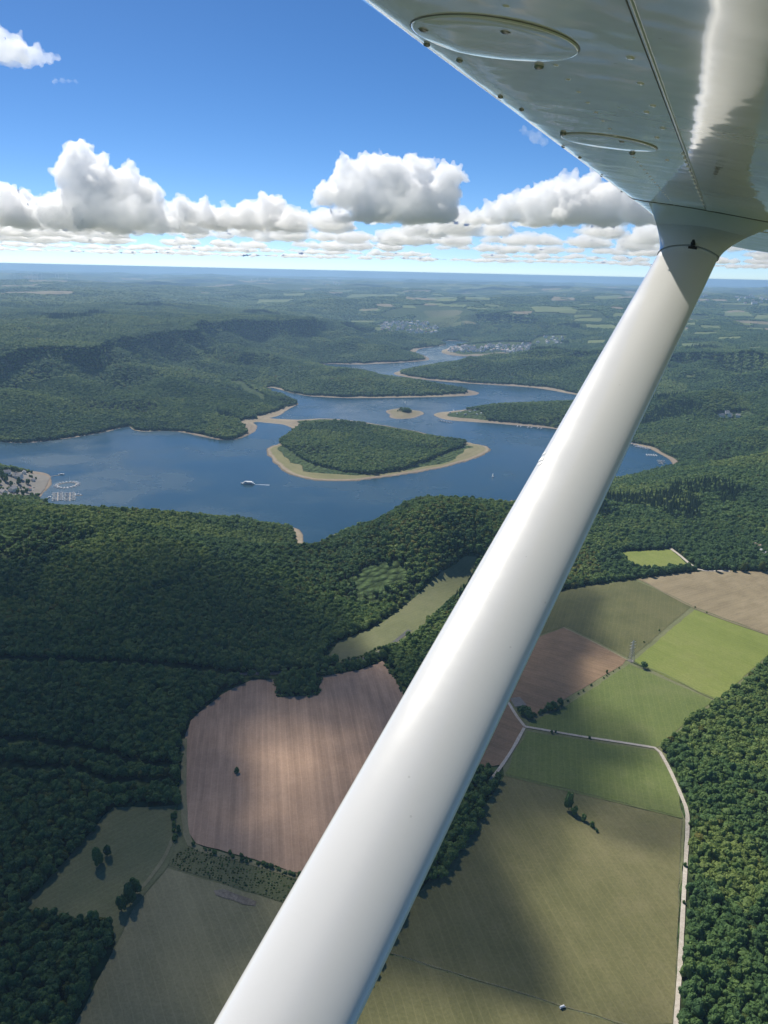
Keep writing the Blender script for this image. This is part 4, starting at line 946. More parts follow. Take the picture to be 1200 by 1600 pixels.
# caravans of the campsite on the sandy spit
def caravan_mesh():
    mb = MB(); mb.box((0, 0, 1.5), (6.5, 2.4, 2.2), 0, 0, .94); mb.box((0, -1.2, 1.8), (4.5, .08, .7), 1); mb.box((3.8, 0, .6), (1.2, .2, .15), 1); mb.tube((0, -1.1, .35), (0, 1.1, .35), .35, .35, 8, 1)
    me = pydata('caravan', mb.v, mb.f, False, mb.m)
    for q in (WHITE, GLASSD): me.materials.append(q)
    return me
CVN = caravan_mesh()
for (x, y) in [(703, 645), (709, 642), (714, 647), (720, 644), (727, 641), (727, 648), (734, 644), (742, 642), (745, 648), (752, 646), (764, 644), (772, 642)]:
    p = hit(x, y); o = bpy.data.objects.new('caravan', CVN); C.objects.link(o); o.location = (p[0], p[1], gz(p)); o.rotation_euler = (0, 0, random.uniform(0, PI)); o.scale = (1.4, 1.4, 1.4)
    tag(o, 'white caravan at the campsite on the sandy spit', 'caravan', 'caravans on the campsite')

# ------------------------------------------------------------------ boats and jetties
def boat_mesh(name, L, B, sail=False):
    mb = MB(); secs = []
    for (t, b, h) in ((-.5, .72, .9), (-.2, 1.0, .85), (.15, .95, .95), (.38, .55, 1.1), (.5, .03, 1.25)):
        secs.append([(t*L, -b*B/2, h), (t*L*.96, -b*B*.36, -.25), (t*L*.96, b*B*.36, -.25), (t*L, b*B/2, h)])
    V = [p for s in secs for p in s]; F_ = []
    for k in range(4):
        for j in range(3): F_.append((4*k+j, 4*k+4+j, 4*k+5+j, 4*k+1+j))
        F_.append((4*k+3, 4*k+7, 4*k+4, 4*k))
    F_ += [(0, 1, 2, 3)]
    mb.add(V, F_, 0); mb.box((-.02*L, 0, 1.3), (L*.38, B*.62, .8), 0, 0, .85); mb.box((.03*L, 0, 1.4), (L*.30, B*.64, .3), 1); mb.box((-.34*L, 0, .95), (L*.22, B*.6, .15), 2)
    if sail: mb.tube((.08*L, 0, .9), (.08*L, 0, L*1.25), .08, .04, 6, 0); mb.tube((.08*L, 0, 1.9), (-.4*L, 0, 1.9), .12, .1, 6, 2)
    me = pydata(name, mb.v, mb.f, False, mb.m)
    for q in (WHITE, GLASSD, BLUE): me.materials.append(q)
    return me
BOATS = [boat_mesh('motorboat', 7.5, 2.7), boat_mesh('motorboat', 9.5, 3.1)]; YACHTS = [boat_mesh('sailboat', 8.5, 2.8, True), boat_mesh('sailboat', 9.5, 3.0, True)]
def boat(p, rz, label, group, yacht=.5, sc=1.0):
    y = random.random() < yacht; o = bpy.data.objects.new('moored_sailboat' if y else 'moored_motorboat', random.choice(YACHTS if y else BOATS)); C.objects.link(o)
    o.location = (p[0], p[1], .05); o.rotation_euler = (0, 0, rz); o.scale = (sc, sc, sc); tag(o, label % ('sailboat' if y else 'motorboat'), 'boat', (group+' %ss') % ('sailboat' if y else 'motorboat'))
def jetty(a, b, w, label):
    a, b = np.array(a), np.array(b); d = b-a; L = np.linalg.norm(d); rz = math.atan2(d[1], d[0]); c = (a+b)/2
    e = empty('jetty', (c[0], c[1], 0), rz); tag(e, label, 'jetty')
    n = max(2, int(L/5))
    pm = bpy.data.meshes.get('jetty_plank') or MB().box((0, 0, .45), (1, 1, .25)).build('jetty_plank', WOOD).data
    for o_ in [o for o in bpy.data.objects if o.name.startswith('jetty_plank') and o.parent is None]: bpy.data.objects.remove(o_)
    for k in range(n):
        o = bpy.data.objects.new('deck_panel', pm); C.objects.link(o); o.parent = e; o.location = (-L/2+L*(k+.5)/n, 0, 0); o.scale = (L/n-.12, w, 1)
    for k in (0, n//2, n): MB().tube((-L/2+L*k/n, w*.4, -3), (-L/2+L*k/n, w*.4, 1.6), .16, .16, 8).build('pile', WOOD, e)
    return a, b, rz
def ring_dock():
    c = at_z(105, 758); ax = (at_z(120, 758)-at_z(90, 758))[0]/2*.9; ay = (at_z(105, 753)-at_z(105, 764))[1]/2*.75
    n = 20
    for k in range(n):
        t = 2*PI*(k+.5)/n
        e = np.array([c[0]+ax*math.cos(t), c[1]+ay*math.sin(t)]); tg = math.atan2(ay*math.cos(t), -ax*math.sin(t))
        boat(e+np.array([math.cos(t), math.sin(t)])*5.0, tg+PI/2, 'white %s moored to the round pontoon', 'boats on the round pontoon', .2, 1.3)
    e = empty('ring_pontoon', (c[0], c[1], 0)); tag(e, 'round floating pontoon at the marina ringed with boats', 'pontoon')
    for k in range(n):
        t = 2*PI*k/n; t2 = 2*PI*(k+1)/n; p = Vector((ax*math.cos(t), ay*math.sin(t), .45)); q = Vector((ax*math.cos(t2), ay*math.sin(t2), .45)); d = q-p
        MB().box(((p.x+q.x)/2, (p.y+q.y)/2, .45), (d.length*.97, 2.4, .3), 0, math.atan2(d.y, d.x)).build('deck_panel', WOOD, e)
ring_dock()
for (x, lab) in ((90, 'left pier of the marina seen end on'), (109, 'right pier of the marina seen end on')):
    a, b, rz = jetty(at_z(x, 783), at_z(x+.5, 769.5), 2.2, 'wooden '+lab)
    for k in range(6):
        for s in (-1, 1):
            f = (k+.5)/6; p = a+(b-a)*f+s*np.array([-math.sin(rz), math.cos(rz)])*7.5
            boat(p, rz+s*PI/2, 'white %s moored at the '+lab, 'boats at the '+lab.split(' of')[0], .35, 1.25)
a, b, rz = jetty(at_z(76, 745), at_z(93, 742.5), 2.2, 'landing stage running out from the marina beach')
a, b, rz = jetty(at_z(113, 775), at_z(129, 774), 2.0, 'short jetty right of the marina piers')
for k, (x, y) in enumerate([(118, 774.2), (122, 773.2), (126, 774.2)]): boat(at_z(x, y-1), PI/2, 'white %s at the short right-hand marina jetty', 'boats at the short jetty', .3)
boat(at_z(96, 741.5), .2, 'white %s lying at the landing stage', 'boats at the landing stage', 0, 1.7)
boat(at_z(77, 777.5), 1.2, 'lone white %s anchored before the marina piers', 'anchored boats', 0, 1.6)
def row(p0, p1, n, label, group, jlabel, yacht=.4, sc=1.35):
    a, b, rz = jetty(at_z(*p0), at_z(*p1), 2.0, jlabel)
    for k in range(n):
        s = 1 if k % 2 else -1; f = (k//2+.5)/((n+1)//2); p = a+(b-a)*f+s*np.array([-math.sin(rz), math.cos(rz)])*5.5; boat(p, rz+s*PI/2, label, group, yacht, sc)
row((984, 691.5), (1000, 699), 8, 'white %s at the jetty by the strut edge', 'boats at the jetty by the strut', 'jetty right of the strut nearest its edge')
row((993, 697.5), (1016, 702), 12, 'white %s at the long bay jetty', 'boats at the long bay jetty', 'long jetty in the right-hand bay', .4)
row((1009, 711), (1027, 711.8), 10, 'white %s at the middle bay jetty', 'boats at the middle bay jetty', 'middle jetty in the right-hand bay', .4)
row((1031, 719), (1036, 726), 5, 'white %s at the last bay jetty', 'boats at the last bay jetty', 'last jetty in the right-hand bay', .4)
row((686, 656.8), (706, 661), 10, 'white %s at the jetty below the campsite', 'boats at the campsite jetty', 'jetty below the campsite beach', .3, 1.1)
row((806, 665.8), (816, 666.6), 4, 'white %s at the first small jetty under the spit wood', 'boats at the first small jetty', 'first small jetty under the spit wood', .3, 1.1)
row((822, 667.6), (833, 668.6), 4, 'white %s at the second small jetty under the spit wood', 'boats at the second small jetty', 'second small jetty under the spit wood', .3, 1.1)
row((838, 668.8), (848, 669.8), 4, 'white %s at the third small jetty under the spit wood', 'boats at the third small jetty', 'third small jetty under the spit wood', .3, 1.1)

# passenger ship
sp_ = at_z(387, 756.5); e = empty('passenger_ship', (sp_[0], sp_[1], 0), rad(176)); tag(e, 'white passenger ship crossing the lake with a short wake', 'ship'); e.scale = (1.12,)*3
mb = MB(); secs = []
for (t, b, h) in ((-.5, .8, 1.9), (-.3, 1, 1.8), (.1, 1, 1.9), (.35, .7, 2.2), (.5, .05, 2.7)): secs.append([(t*32, -b*3.3, h), (t*31, -b*2.4, -.6), (t*31, b*2.4, -.6), (t*32, b*3.3, h)])
F_ = []
for k in range(4):
    for j in range(3): F_.append((4*k+j, 4*k+4+j, 4*k+5+j, 4*k+1+j))
    F_.append((4*k+3, 4*k+7, 4*k+4, 4*k))
F_.append((0, 1, 2, 3)); mb.add([p for s in secs for p in s], F_); mb.build('hull', WHITE, e)
MB().box((-1.5, 0, 3.2), (22, 5.6, 2.5)).build('saloon', WHITE, e)
MB().box((-3.5, 0, 4.55), (19, 6.2, .2)).build('upper_deck', WHITE, e)
MB().box((5, 0, 5.6), (4.5, 4.2, 2.0), 0, 0, .9).build('wheelhouse', WHITE, e)
MB().box((-3, 0, 6.6), (14, 5.4, .18)).build('awning', WHITE, e)
for s in (-1, 1):
    for k in range(8): MB().box((-10.5+2.6*k, s*2.84, 3.5), (2.0, .1, 1.1)).build('window', GLASSD, e)
    for k in range(5): MB().tube((-9.5+3.2*k, s*2.5, 4.6), (-9.5+3.2*k, s*2.5, 6.6), .07, .07, 5).build('post', WHITE, e)
MB().tube((4, 0, 6.5), (3.4, 0, 10), .1, .06, 6).build('mast', WHITE, e)
# wake: low foam ridges on the water
wk = NT('foam'); wkf = wk.noise(wk.pos(), .6, 4, .7); wk.set(Base_Color=(.75, .78, .8), Roughness=.8, Alpha=wk.smooth(wkf, .42, .56)); 
mb = MB()
for k in range(26):
    x = 17+k*1.5; w = 1.2+k*.06
    mb.add([(x, -w, .06), (x+1.5, -w-.06, .06), (x+1.5, 0, .16*(1-k/28)+.06), (x, 0, .16*(1-k/28)+.06), (x+1.5, w+.06, .06), (x, w, .06)], [(0, 1, 2, 3), (3, 2, 4, 5)])
o = mb.build('wake_foam', wk.mat); o.location = (sp_[0], sp_[1], 0); o.rotation_euler = (0, 0, rad(-4)); tag(o, 'white wake foam behind the passenger ship', None, None, 'stuff')
# sailing boats on the open water
sm_ = NT('sail_cloth'); sm_.set(Base_Color=(.85, .85, .83), Roughness=.7); _t = sm_.n.new('ShaderNodeBsdfTranslucent'); _t.inputs[0].default_value = (.85, .85, .83, 1); _m = sm_.n.new('ShaderNodeMixShader'); _m.inputs[0].default_value = .55
sm_.l.new(sm_.bsdf.outputs[0], _m.inputs[1]); sm_.l.new(_t.outputs[0], _m.inputs[2]); sm_.l.new(_m.outputs[0], sm_.out.inputs['Surface']); SAILM = sm_.mat
def sailing(px, py, label, s):
    p = at_z(px, py); e = empty('sailing_boat', (p[0], p[1], 0), random.uniform(.3, 1)); tag(e, label, 'boat'); e.scale = (s, s, s)
    o = bpy.data.objects.new('hull', BOATS[0]); C.objects.link(o); o.parent = e
    MB().tube((.6, 0, .8), (.6, 0, 10.5), .09, .05, 6).build('mast', WHITE, e)
    V = []; F_ = []
    for i in range(7):
        for j in range(5):
            u, v = i/6, j/4; V.append((.5-v*3.4*(1-u)-.1, .5*math.sin(v*PI)*(1-u)*.8, 1.6+u*8.6))
    for i in range(6):
        for j in range(4): F_.append((i*5+j, i*5+j+1, i*5+j+6, i*5+j+5))
    o = link('sail', pydata('sail', V, F_, True), SAILM, e)
sailing(770, 745, 'small white sailing boat alone on the lake right of the island', 1.1)
sailing(633, 630, 'tiny sailing boat beyond the sandy islet', 1.1)

# ------------------------------------------------------------------ pylon, wind turbines, trailer
STEEL = plain('galvanised_steel', (.42, .43, .43), .5, .4)
pp = hit(986, 1033); e = empty('power_pylon', (pp[0], pp[1], gz(pp)), .5); tag(e, 'grey lattice power pylon at the corner of the bright meadow', 'pylon')
Ht = 28.0
def wdt(z): return 2.6*(1-z/Ht)**1.1+.35
for sx in (-1, 1):
    for sy in (-1, 1):
        mb = MB()
        for k in range(7):
            z0, z1 = Ht*k/7, Ht*(k+1)/7; mb.tube((sx*wdt(z0), sy*wdt(z0), z0), (sx*wdt(z1), sy*wdt(z1), z1), .17, .15, 4)
        mb.build('leg', STEEL, e)
mb = MB(); zz = [0, 5, 9.5, 13.5, 17, 20, 22.5, 25, 27.5]
for i in range(len(zz)-1):
    a, b = zz[i], zz[i+1]; w0, w1 = wdt(a), wdt(b)
    for (x0, y0, x1, y1) in ((-1, -1, 1, -1), (1, -1, 1, 1), (1, 1, -1, 1), (-1, 1, -1, -1)):
        mb.tube((x0*w0, y0*w0, a), (x1*w1, y1*w1, b), .09, .09, 4); mb.tube((x1*w0, y1*w0, a), (x0*w1, y0*w1, b), .09, .09, 4); mb.tube((x0*w1, y0*w1, b), (x1*w1, y1*w1, b), .08, .08, 4)
mb.build('lattice', STEEL, e)
for z, L in ((17.5, 5.2), (21.5, 6.2), (25.2, 4.6)):
    mb = MB()
    for s in (-1, 1):
        for y in (-.4, .4): mb.tube((0, y, z), (s*L, 0, z), .13, .1, 4); mb.tube((0, y, z+1.3), (s*L, 0, z), .1, .08, 4)
    o = mb.build('crossarm', STEEL, e)
    for s in (-1, 1): MB().tube((s*L*.96, 0, z), (s*L*.96, 0, z-1.6), .12, .12, 6).build('insulator', GLASSD, o)
MB().box((0, 0, .1), (7, 7, .8)).build('footing', PAVED, e)
def turbine(px, dist, hgt, label):
    d = ray(px, 415+.0225*(px-600)); p = np.array([d[0], d[1]])/math.hypot(d[0], d[1])*dist
    e = empty('wind_turbine', (p[0], p[1], gz(p)-5), random.uniform(-.6, .6)+math.atan2(-d[0], d[1])); tag(e, label, 'wind turbine', 'wind turbines on the skyline')
    MB().tube((0, 0, 0), (0, 0, hgt), 3.4, 1.8, 8).build('tower', WHITE, e)
    nc = MB().box((0, -2, hgt+1.5), (4, 11, 4)).build('nacelle', WHITE, e)
    a0_ = random.uniform(0, 2)
    for k in range(3):
        a = a0_+k*2*PI/3; mb = MB(); c = Vector((0, -8, hgt+1.5)); u = Vector((math.cos(a), 0, math.sin(a))); w = Vector((-math.sin(a), 0, math.cos(a)))
        P = [c+u*2-w*1.6, c+u*14-w*2.6, c+u*52-w*.4, c+u*52+w*.2, c+u*10+w*1.6, c+u*2+w*1.2]; P = P+[q+Vector((0, -1.0, 0)) for q in P]
        mb.add(P, [(0, 1, 2, 3, 4, 5), (11, 10, 9, 8, 7, 6)]+[(k_, k_+6, (k_+1) % 6+6, (k_+1) % 6) for k_ in range(6)]); mb.build('blade', WHITE, e)
for k, x in enumerate([12, 20, 28, 40, 47, 55, 62, 84, 88, 102]): turbine(x, 17500+random.uniform(-1500, 2500), 115, 'tiny wind turbine on the skyline at the far left')
for k, x in enumerate([392, 402, 414, 421, 436, 462]): turbine(x, 21000+random.uniform(-1000, 2500), 110, 'tiny wind turbine on the skyline above the valley')
# water tank trailer by the fence
p = hit(878, 1576); e = empty('water_trailer', (p[0], p[1], gz(p)+.5), .4); tag(e, 'small white water tank trailer beside the fence line', 'trailer')
MB().tube((-1.5, 0, 1.2), (1.5, 0, 1.2), .75, .75, 14).build('tank', WHITE, e); MB().box((.3, 0, .45), (4.2, 1.2, .15)).build('chassis', STEEL, e)
for s in (-1, 1): MB().tube((-.2, s*.85, .4), (-.2, s*1.05, .4), .4, .4, 10).build('wheel', GLASSD, e)
# fence posts of the big meadow
for (ln, lb) in (([(606, 1490), (700, 1519), (800, 1549), (930, 1590), (1000, 1608)], 'wire fence crossing the dry meadow'), ([(1064, 1285), (1060, 1400), (1056, 1520), (1050, 1600)], 'wire fence along the pale track')):
    q = np.array([hit(*a) for a in ln]); cl = np.concatenate([[0], np.cumsum(np.linalg.norm(np.diff(q, axis=0), axis=1))]); n = int(cl[-1]/5)
    pts = [np.array([np.interp(t, cl, q[:, 0]), np.interp(t, cl, q[:, 1])]) for t in np.linspace(0, cl[-1], n)]; zs_ = height(np.array(pts))+.5
    e = empty('wire_fence', (pts[0][0], pts[0][1], zs_[0])); tag(e, lb, 'fence')
    pm = MB().tube((0, 0, -.3), (0, 0, 1.25), .09, .08, 6); pm = pydata('post', pm.v, pm.f); pm.materials.append(WOOD)
    for k in range(n):
        o = bpy.data.objects.new('post', pm); C.objects.link(o); o.parent = e; o.location = (pts[k][0]-pts[0][0], pts[k][1]-pts[0][1], zs_[k]-zs_[0])
    mb = MB()
    for hgt in (.5, .85, 1.2):
        for k in range(n-1): mb.tube((*(pts[k]-pts[0]), zs_[k]-zs_[0]+hgt), (*(pts[k+1]-pts[0]), zs_[k+1]-zs_[0]+hgt), .012, .012, 3, 0, False)
    mb.build('wire', STEEL, e)
p = hit(471, 1077); e = empty('radio_mast_dome', (p[0], p[1], gz(p))); tag(e, 'small white dish on a post before the little wood', 'dish')
MB().tube((0, 0, 0), (0, 0, 2.6), .12, .1, 8).build('post', STEEL, e)
bm = bmesh.new(); bmesh.ops.create_uvsphere(bm, u_segments=14, v_segments=8, radius=1.1)
for v in bm.verts: v.co.z = v.co.z*.6+3.0
me = bpy.data.meshes.new('dome'); bm.to_mesh(me); bm.free(); link('dome', me, WHITE, e)

# ------------------------------------------------------------------ the aircraft: wing, strut, fairing
S_ = ray(1138, 421); A_ = np.cross(S_, [0, 0, 1]); A_ /= np.linalg.norm(A_); W_ = np.cross(A_, S_)      # span, aft, up
def wp(s, a, w): return S_*s+A_*a+W_*w                      # relative to the camera
PLANE = empty('light_aircraft', (0, 0, CAM_Z)); tag(PLANE, 'white high-wing light aircraft, underside of the right wing and its strut', 'aircraft')
def paint(name, col, rough, dirt=.04, wavy=0.0):
    m = NT(name); tc = m.n.new('ShaderNodeTexCoord').outputs['Object']
    f = m.noise(tc, 6.0, 5, .7); g_ = m.noise(tc, 55.0, 4, .7)
    m.set(Base_Color=m.mix(m.math('MULTIPLY', m.smooth(m.math('ADD', m.math('MULTIPLY', f, .6), m.math('MULTIPLY', g_, .4)), .45, .7), dirt*4), col, tuple(c*.82 for c in col)), Roughness=rough, Coat_Weight=1.0, Coat_Roughness=max(.02, rough*.4), IOR=1.5)
    vs = m.new('ShaderNodeTexVoronoi', Scale=42.0); m.l.new(tc, vs.inputs['Vector']); hs_ = m.n.new('ShaderNodeSeparateColor'); m.l.new(vs.outputs['Color'], hs_.inputs[0])
    spk = m.math('MULTIPLY', m.smooth(vs.outputs['Distance'], .10, .05), m.smooth(hs_.outputs[0], .86, .9))
    src = m.bsdf.inputs['Base Color'].links[0].from_socket
    m.set(Base_Color=m.mix(m.math('MULTIPLY', spk, .22), src, (.16, .14, .11)), Roughness=m.math('ADD', rough, m.math('MULTIPLY', m.smooth(f, .4, .7), .08)))
    if wavy:
        h = m.noise(tc, 9.0, 2, .5); b = m.new('ShaderNodeBump', Strength=wavy, Distance=.01); m.l.new(h, b.inputs['Height'])
        m.l.new(b.outputs[0], m.bsdf.inputs['Normal']); m.l.new(b.outputs[0], m.bsdf.inputs['Coat Normal'])
    return m.mat
WINGP = paint('wing_paint', (.82, .815, .785), .12, .05, .12); STRUTP = paint('strut_paint', (.74, .73, .70), .28, .03)
GASK = plain('gasket', (.20, .205, .195), .5, 0, .2, 60); SEAL = plain('sealant', (.10, .105, .10), .6, 0, .2, 60); SCREW = plain('screw_steel', (.30, .31, .32), .3, .8, .3, 300); DARKP = plain('dark_rubber', (.02, .022, .025), .5)
LOW = [(-.303, .232), (-.312, .219), (-.306, .204), (-.288, .193), (-.255, .186), (-.20, .179), (-.14, .170), (-.08, .159), (0, .144), (.087, .127), (.20, .108), (.40, .085), (.70, .072), (.95, .070), (1.15, .072)]
UPP = [(1.15, .080), (.9, .14), (.6, .215), (.3, .27), (.1, .296), (-.08, .302), (-.20, .288), (-.265, .264)]
def lower_w(a):
    q = LOW[2:]; return float(np.interp(a, [p[0] for p in q], [p[1] for p in q]))
def wing_hit(px, py):
    d = ray(px, py); al, om, sg = d@A_, d@W_, d@S_
    best = None
    for a in np.linspace(-.305, .3, 1500):
        w = lower_w(a); e_ = abs(a/w-al/om)
        if best is None or e_ < best[0]: best = (e_, a, w, sg/om*w)
    return best[1], best[2], best[3]
def surf(a, s, off=0.0):                                    # a point just under the skin
    w = lower_w(a); return wp(s, a, w-off)
PROF = LOW+UPP
# refine the outline so that the skin is smooth
pr = np.array(PROF)
pr = smooth_poly(pr, 2)
spans = list(np.linspace(-.6, 4.55, 40))+[4.62, 4.7, 4.77, 4.82]
V = []; F_ = []; npf = len(pr)
for s in spans:
    k = 1.0 if s < 4.55 else math.sqrt(max(.0, 1-((s-4.55)/.29)**2))
    for (a, w) in pr:
        wc = .12+.05*(1-k); droop = 0.0 if s < 2.9 else -.028*((s-2.9)/1.9)**1.3
        V.append(wp(s, .1+(a-.1)*(.45+.55*k), wc+(w-wc)*(.12+.88*k)+droop))
for i in range(len(spans)-1):
    for j in range(npf): F_.append((i*npf+j, i*npf+(j+1) % npf, (i+1)*npf+(j+1) % npf, (i+1)*npf+j))
F_ += [tuple(range(npf)), tuple((len(spans)-1)*npf+j for j in range(npf-1, -1, -1))]
wing = link('wing', pydata('wing', V, F_, True), WINGP, PLANE)
def line_strip(name, pts, width, mat, parent, h=.0009):
    """a raised bead following points (a, s) on the skin"""
    V = []; F_ = []
    P = [surf(a, s) for (a, s) in pts]
    for k in range(len(P)):
        t = P[min(k+1, len(P)-1)]-P[max(k-1, 0)]; t /= np.linalg.norm(t); n = np.cross(t, W_); n /= np.linalg.norm(n)+1e-9; dn = -W_
        for (x, y) in ((-.5, -.3), (-.3, 1), (.3, 1), (.5, -.3)): V.append(P[k]+n*width*x+dn*h*y)
    for k in range(len(P)-1):
        for j in range(3): F_.append((4*k+j, 4*k+j+1, 4*k+j+5, 4*k+j+4))
    return link(name, pydata(name, V, F_, True), mat, parent)
SEAMM = paint('seam_bead', (.46, .47, .44), .35)
sa = [wing_hit(*q) for q in ((985, 0), (1060, 200), (1105, 332))]; am = sum(q[0] for q in sa)/3
line_strip('skin_seam', [(am, s) for s in np.linspace(.2, 2.66, 60)], .0042, SEAMM, wing, .0012)
line_strip('skin_seam', [(am-.0028, s) for s in np.linspace(.2, 2.66, 60)], .0014, SEAL, wing, .0006)
def dome(name, a, s, r, h, mat, parent, tilt=0):
    V = []; F_ = []; c = surf(a, s); n = 10
    sl = np.array(surf(a+.01, s))-np.array(surf(a-.01, s)); ta = sl/np.linalg.norm(sl); dn = np.cross(ta, S_); dn = dn if dn@W_ < 0 else -dn
    for (q, z) in ((1, 0), (.85, .6), (.5, .95)):
        for k in range(n): t = 2*PI*k/n; V.append(c+r*q*(ta*math.cos(t)+S_*math.sin(t))+dn*h*z)
    V.append(c+dn*h)
    for i in range(2):
        for k in range(n): F_.append((i*n+k, i*n+(k+1) % n, (i+1)*n+(k+1) % n, (i+1)*n+k))
    for k in range(n): F_.append((2*n+k, 2*n+(k+1) % n, 3*n))
    return link(name, pydata(name, V, F_, True), mat, parent)
# round inspection covers, seen very much foreshortened
for (lx, rx, tx, bx, screws) in (((641, 22), (889, 96), (760, 28), (790, 112), [(662, 43), (790, 46), (842, 103)]), ((873, 206), (1025, 238), (950, 208), (960, 240), [(880, 208), (972, 219), (988, 239)])):
    l, r_, t_, b_ = (wing_hit(*q) for q in (lx, rx, tx, bx))
    ca, cs = (l[0]+r_[0])/2, (l[2]+r_[2])/2; rad_ = (.435 if lx[1] < 100 else .42)*math.hypot(l[0]-r_[0], l[2]-r_[2])
    V = []; F_ = []; n = 56
    rings = [(1.0, -.0004), (.995, .0016), (.97, .0019), (.6, .0019), (.2, .0019)]
    for (q, z) in rings:
        for k in range(n):
            t = 2*PI*k/n; V.append(surf(ca+rad_*q*math.cos(t), cs+rad_*q*math.sin(t), z))
    for i in range(len(rings)-1):
        for k in range(n): F_.append((i*n+k, i*n+(k+1) % n, (i+1)*n+(k+1) % n, (i+1)*n+k))
    F_.append(tuple((len(rings)-1)*n+k for k in range(n)))
    link('inspection_cover', pydata('inspection_cover', V, F_, True), WINGP, wing)
    V = []; F_ = []
    for k in range(n):
        t = 2*PI*k/n
        for (q, z) in ((1.018, -.0002), (1.012, .0006), (1.0, .0006)): V.append(surf(ca+rad_*q*math.cos(t), cs+rad_*q*math.sin(t), z))
    for k in range(n):
        for j in range(2): F_.append((3*k+j, 3*((k+1) % n)+j, 3*((k+1) % n)+j+1, 3*k+j+1))
    link('cover_gasket', pydata('cover_gasket', V, F_, True), GASK, wing)
    for q in screws: a, w, s = wing_hit(*q); dome('screw', a, s, .0052, .0034, SCREW, wing)
for q in [(655, 68), (706, 93), (770, 150), (803, 170), (868, 228), (894, 245), (928, 274), (958, 298)]:
    a, w, s = wing_hit(q[0]+12, q[1]+1); dome('screw', a, s, .0036, .0022, SCREW, wing)
for k in range(13):
    a, w, s = wing_hit(1068+k*2.6, 240+k*6.6); dome('rivet', a, s, .0042, .0022, WINGP, wing)
for (x, y) in ((1000, 130), (1020, 165), (1035, 200), (1026, 215), (1010, 175), (985, 90), (1018, 228), (1042, 250)):
    a, w, s = wing_hit(x, y); dome('rivet', a, s, .0038, .0014, WINGP, wing)
for a_ in (-.17,):
    for k in range(34): dome('rivet', a_, .55+k*.06, .0028, .0009, WINGP, wing)
for s in (3.1, 3.45, 3.8, 4.15): line_strip('rib_bead', [(a, s) for a in np.linspace(-.1, .5, 24)], .012, SEAMM, wing, .003)
# strut
def at_s(px, py, s):
    d = ray(px, py); d = d*(s/(d@S_)); return np.array((d@A_, d@W_, d@S_))
L1 = at_s(1030, 395, 2.45); L2 = at_s(335, 1600, .58); CHD = .161
def awS(v): return wp(v[2], v[0], v[1])
axd = awS(L1)-awS(L2); axd /= np.linalg.norm(axd)
cd_ = A_-axd*(A_@axd); cd_ /= np.linalg.norm(cd_); nd_ = np.cross(axd, cd_); nd_ = nd_ if nd_@W_ > 0 else -nd_
def section(c, chord, thick, n=48):
    out = []
    for k in range(n):
        t = 2*PI*k/n; x = -math.cos(t); y = math.sin(t)
        # streamlined: rounder in front, finer behind
        y *= (1-.28*max(0, x)**1.5)
        out.append(c+cd_*(x*chord/2)+nd_*(y*thick/2))
    return out
def strut_c(t): return awS(L2)*(1-t)+awS(L1)*t+cd_*CHD*.5
V = []; F_ = []; n = 48; ts = np.linspace(-.35, 1.02, 30)
for t in ts: V += section(strut_c(t), CHD, .062)
for i in range(len(ts)-1):
    for k in range(n): F_.append((i*n+k, i*n+(k+1) % n, (i+1)*n+(k+1) % n, (i+1)*n+k))
F_ += [tuple(range(n)), tuple((len(ts)-1)*n+k for k in range(n-1, -1, -1))]
strut = link('wing_strut', pydata('wing_strut', V, F_, True), STRUTP, PLANE)
# fairing that flares from the strut head into the wing skin
sk = wing_hit(1105, 332)[2]
ring0 = section(strut_c(.995), CHD*1.03, .068); V = []; F_ = []; NL = 16
for i in range(NL+1):
    f = i/NL
    for k in range(n):
        t = 2*PI*k/n; x = -math.cos(t); y = math.sin(t)
        a = -.09+x*.19+.03*f; s = sk-.02+y*.055
        top = surf(max(-.3, a), s, -.004)
        # the neck leaves the strut along its axis, then turns outwards fast
        g_ = f**2.6; p0 = np.array(ring0[k])+axd*.115*f
        V.append(p0*(1-g_)+top*g_)
for i in range(NL):
    for k in range(n): F_.append((i*n+k, i*n+(k+1) % n, (i+1)*n+(k+1) % n, (i+1)*n+k))
fair = link('strut_fairing', pydata('strut_fairing', V, F_, True), WINGP, PLANE)
def ring_bead(name, t, grow, wd, mat, parent):
    V = []; F_ = []
    for (dt, q) in ((-wd, 1.0), (-wd*.4, grow), (wd*.4, grow), (wd, 1.0)): V += section(strut_c(t+dt), CHD*1.03*q+.001, .068*q+.001)
    for i in range(3):
        for k in range(n): F_.append((i*n+k, i*n+(k+1) % n, (i+1)*n+(k+1) % n, (i+1)*n+k))
    return link(name, pydata(name, V, F_, True), mat, parent)
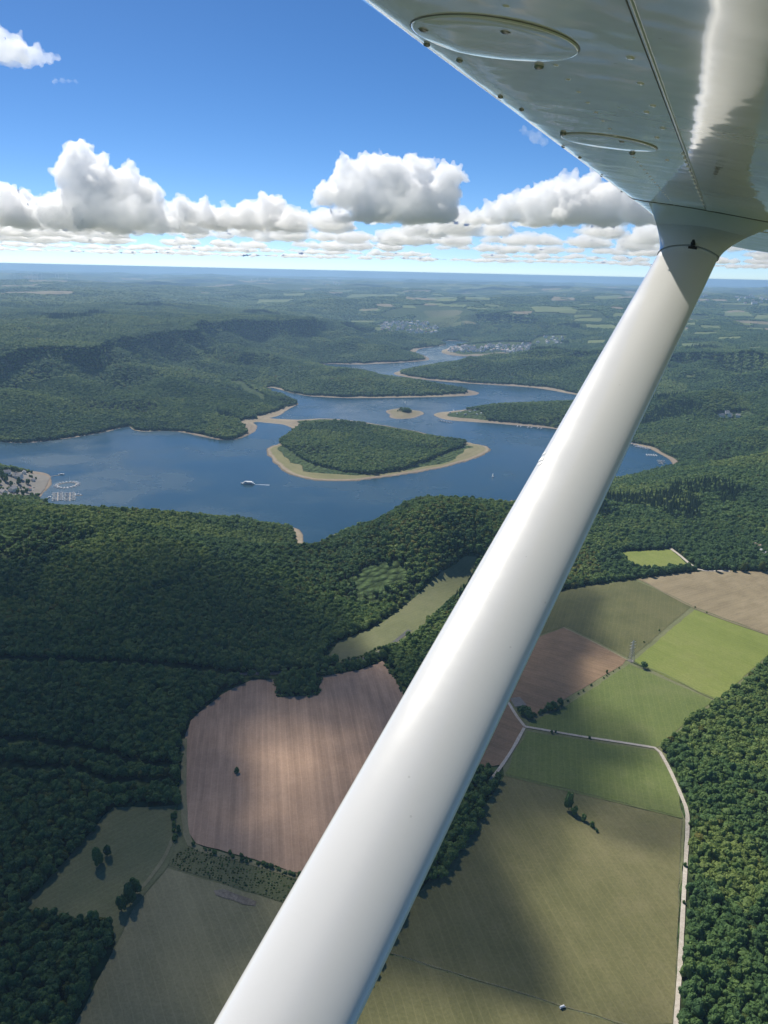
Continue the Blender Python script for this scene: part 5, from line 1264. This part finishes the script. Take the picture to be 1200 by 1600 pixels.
ring_bead('fairing_edge', .995, 1.006, .0006, GASK, fair)
line_strip('fairing_joint', [(a, sk-.083) for a in np.linspace(-.300, .5, 60)], .005, SEAL, fair, .0012)
def on_strut(x, t, lift=0.0):                              # x: -1 front edge .. 1 rear edge, upper face
    y = math.sqrt(max(0, 1-x*x))*(1-.28*max(0, x)**1.5); return strut_c(t)+cd_*(x*CHD/2)+nd_*(y*.031+lift)
bolt = MB(); c = Vector(on_strut(.12, .998, 0)); nn = Vector(nd_)
bolt.tube(c-nn*.004, c+nn*.010, .0075, .006, 10); bolt.tube(c+nn*.010, c+nn*.016, .0048, .0035, 8)
bolt.build('clamp_bolt', DARKP, fair)
mb = MB(); c = Vector(on_strut(.15, .990, .001)); mb.tube(c-Vector(cd_)*.011, c+Vector(cd_)*.012, .0045, .004, 8); mb.build('clamp_bolt', DARKP, fair)
# flaked paint on the front edge
for (x, t, sz) in ((-.90, .535, .009), (-.86, .528, .006), (-.92, .545, .005)):
    V = []; R = random.Random(int(t*1000))
    c0 = np.array(on_strut(x, t, .0022)); m_ = 9
    for k in range(m_): q = 2*PI*k/m_; rj = sz*R.uniform(.5, 1.1); V.append(np.array(on_strut(min(.99, max(-.995, x+math.cos(q)*rj/.08)), t+math.sin(q)*rj/2.1, .0012)))
    V.append(c0); link('paint_chip', pydata('paint_chip', V, [(k, (k+1) % m_, m_) for k in range(m_)]), WHITE, strut)

# ------------------------------------------------------------------ haze
hz = NT('haze'); hz.n.clear(); out = hz.n.new('ShaderNodeOutputMaterial'); v = hz.n.new('ShaderNodeVolumePrincipled')
v.inputs['Density'].default_value = 5.4e-5; v.inputs['Color'].default_value = (.42, .66, .96, 1); v.inputs['Anisotropy'].default_value = .25; v.inputs['Density Attribute'].default_value = ''
hz.l.new(v.outputs[0], out.inputs['Volume'])
mb = MB(); mb.box((0, 0, (CAM_Z+4-520)/2), (160000, 160000, CAM_Z+4+520)); o = mb.build('haze', hz.mat); tag(o, 'thin blue haze over the whole country', None, None, 'stuff')
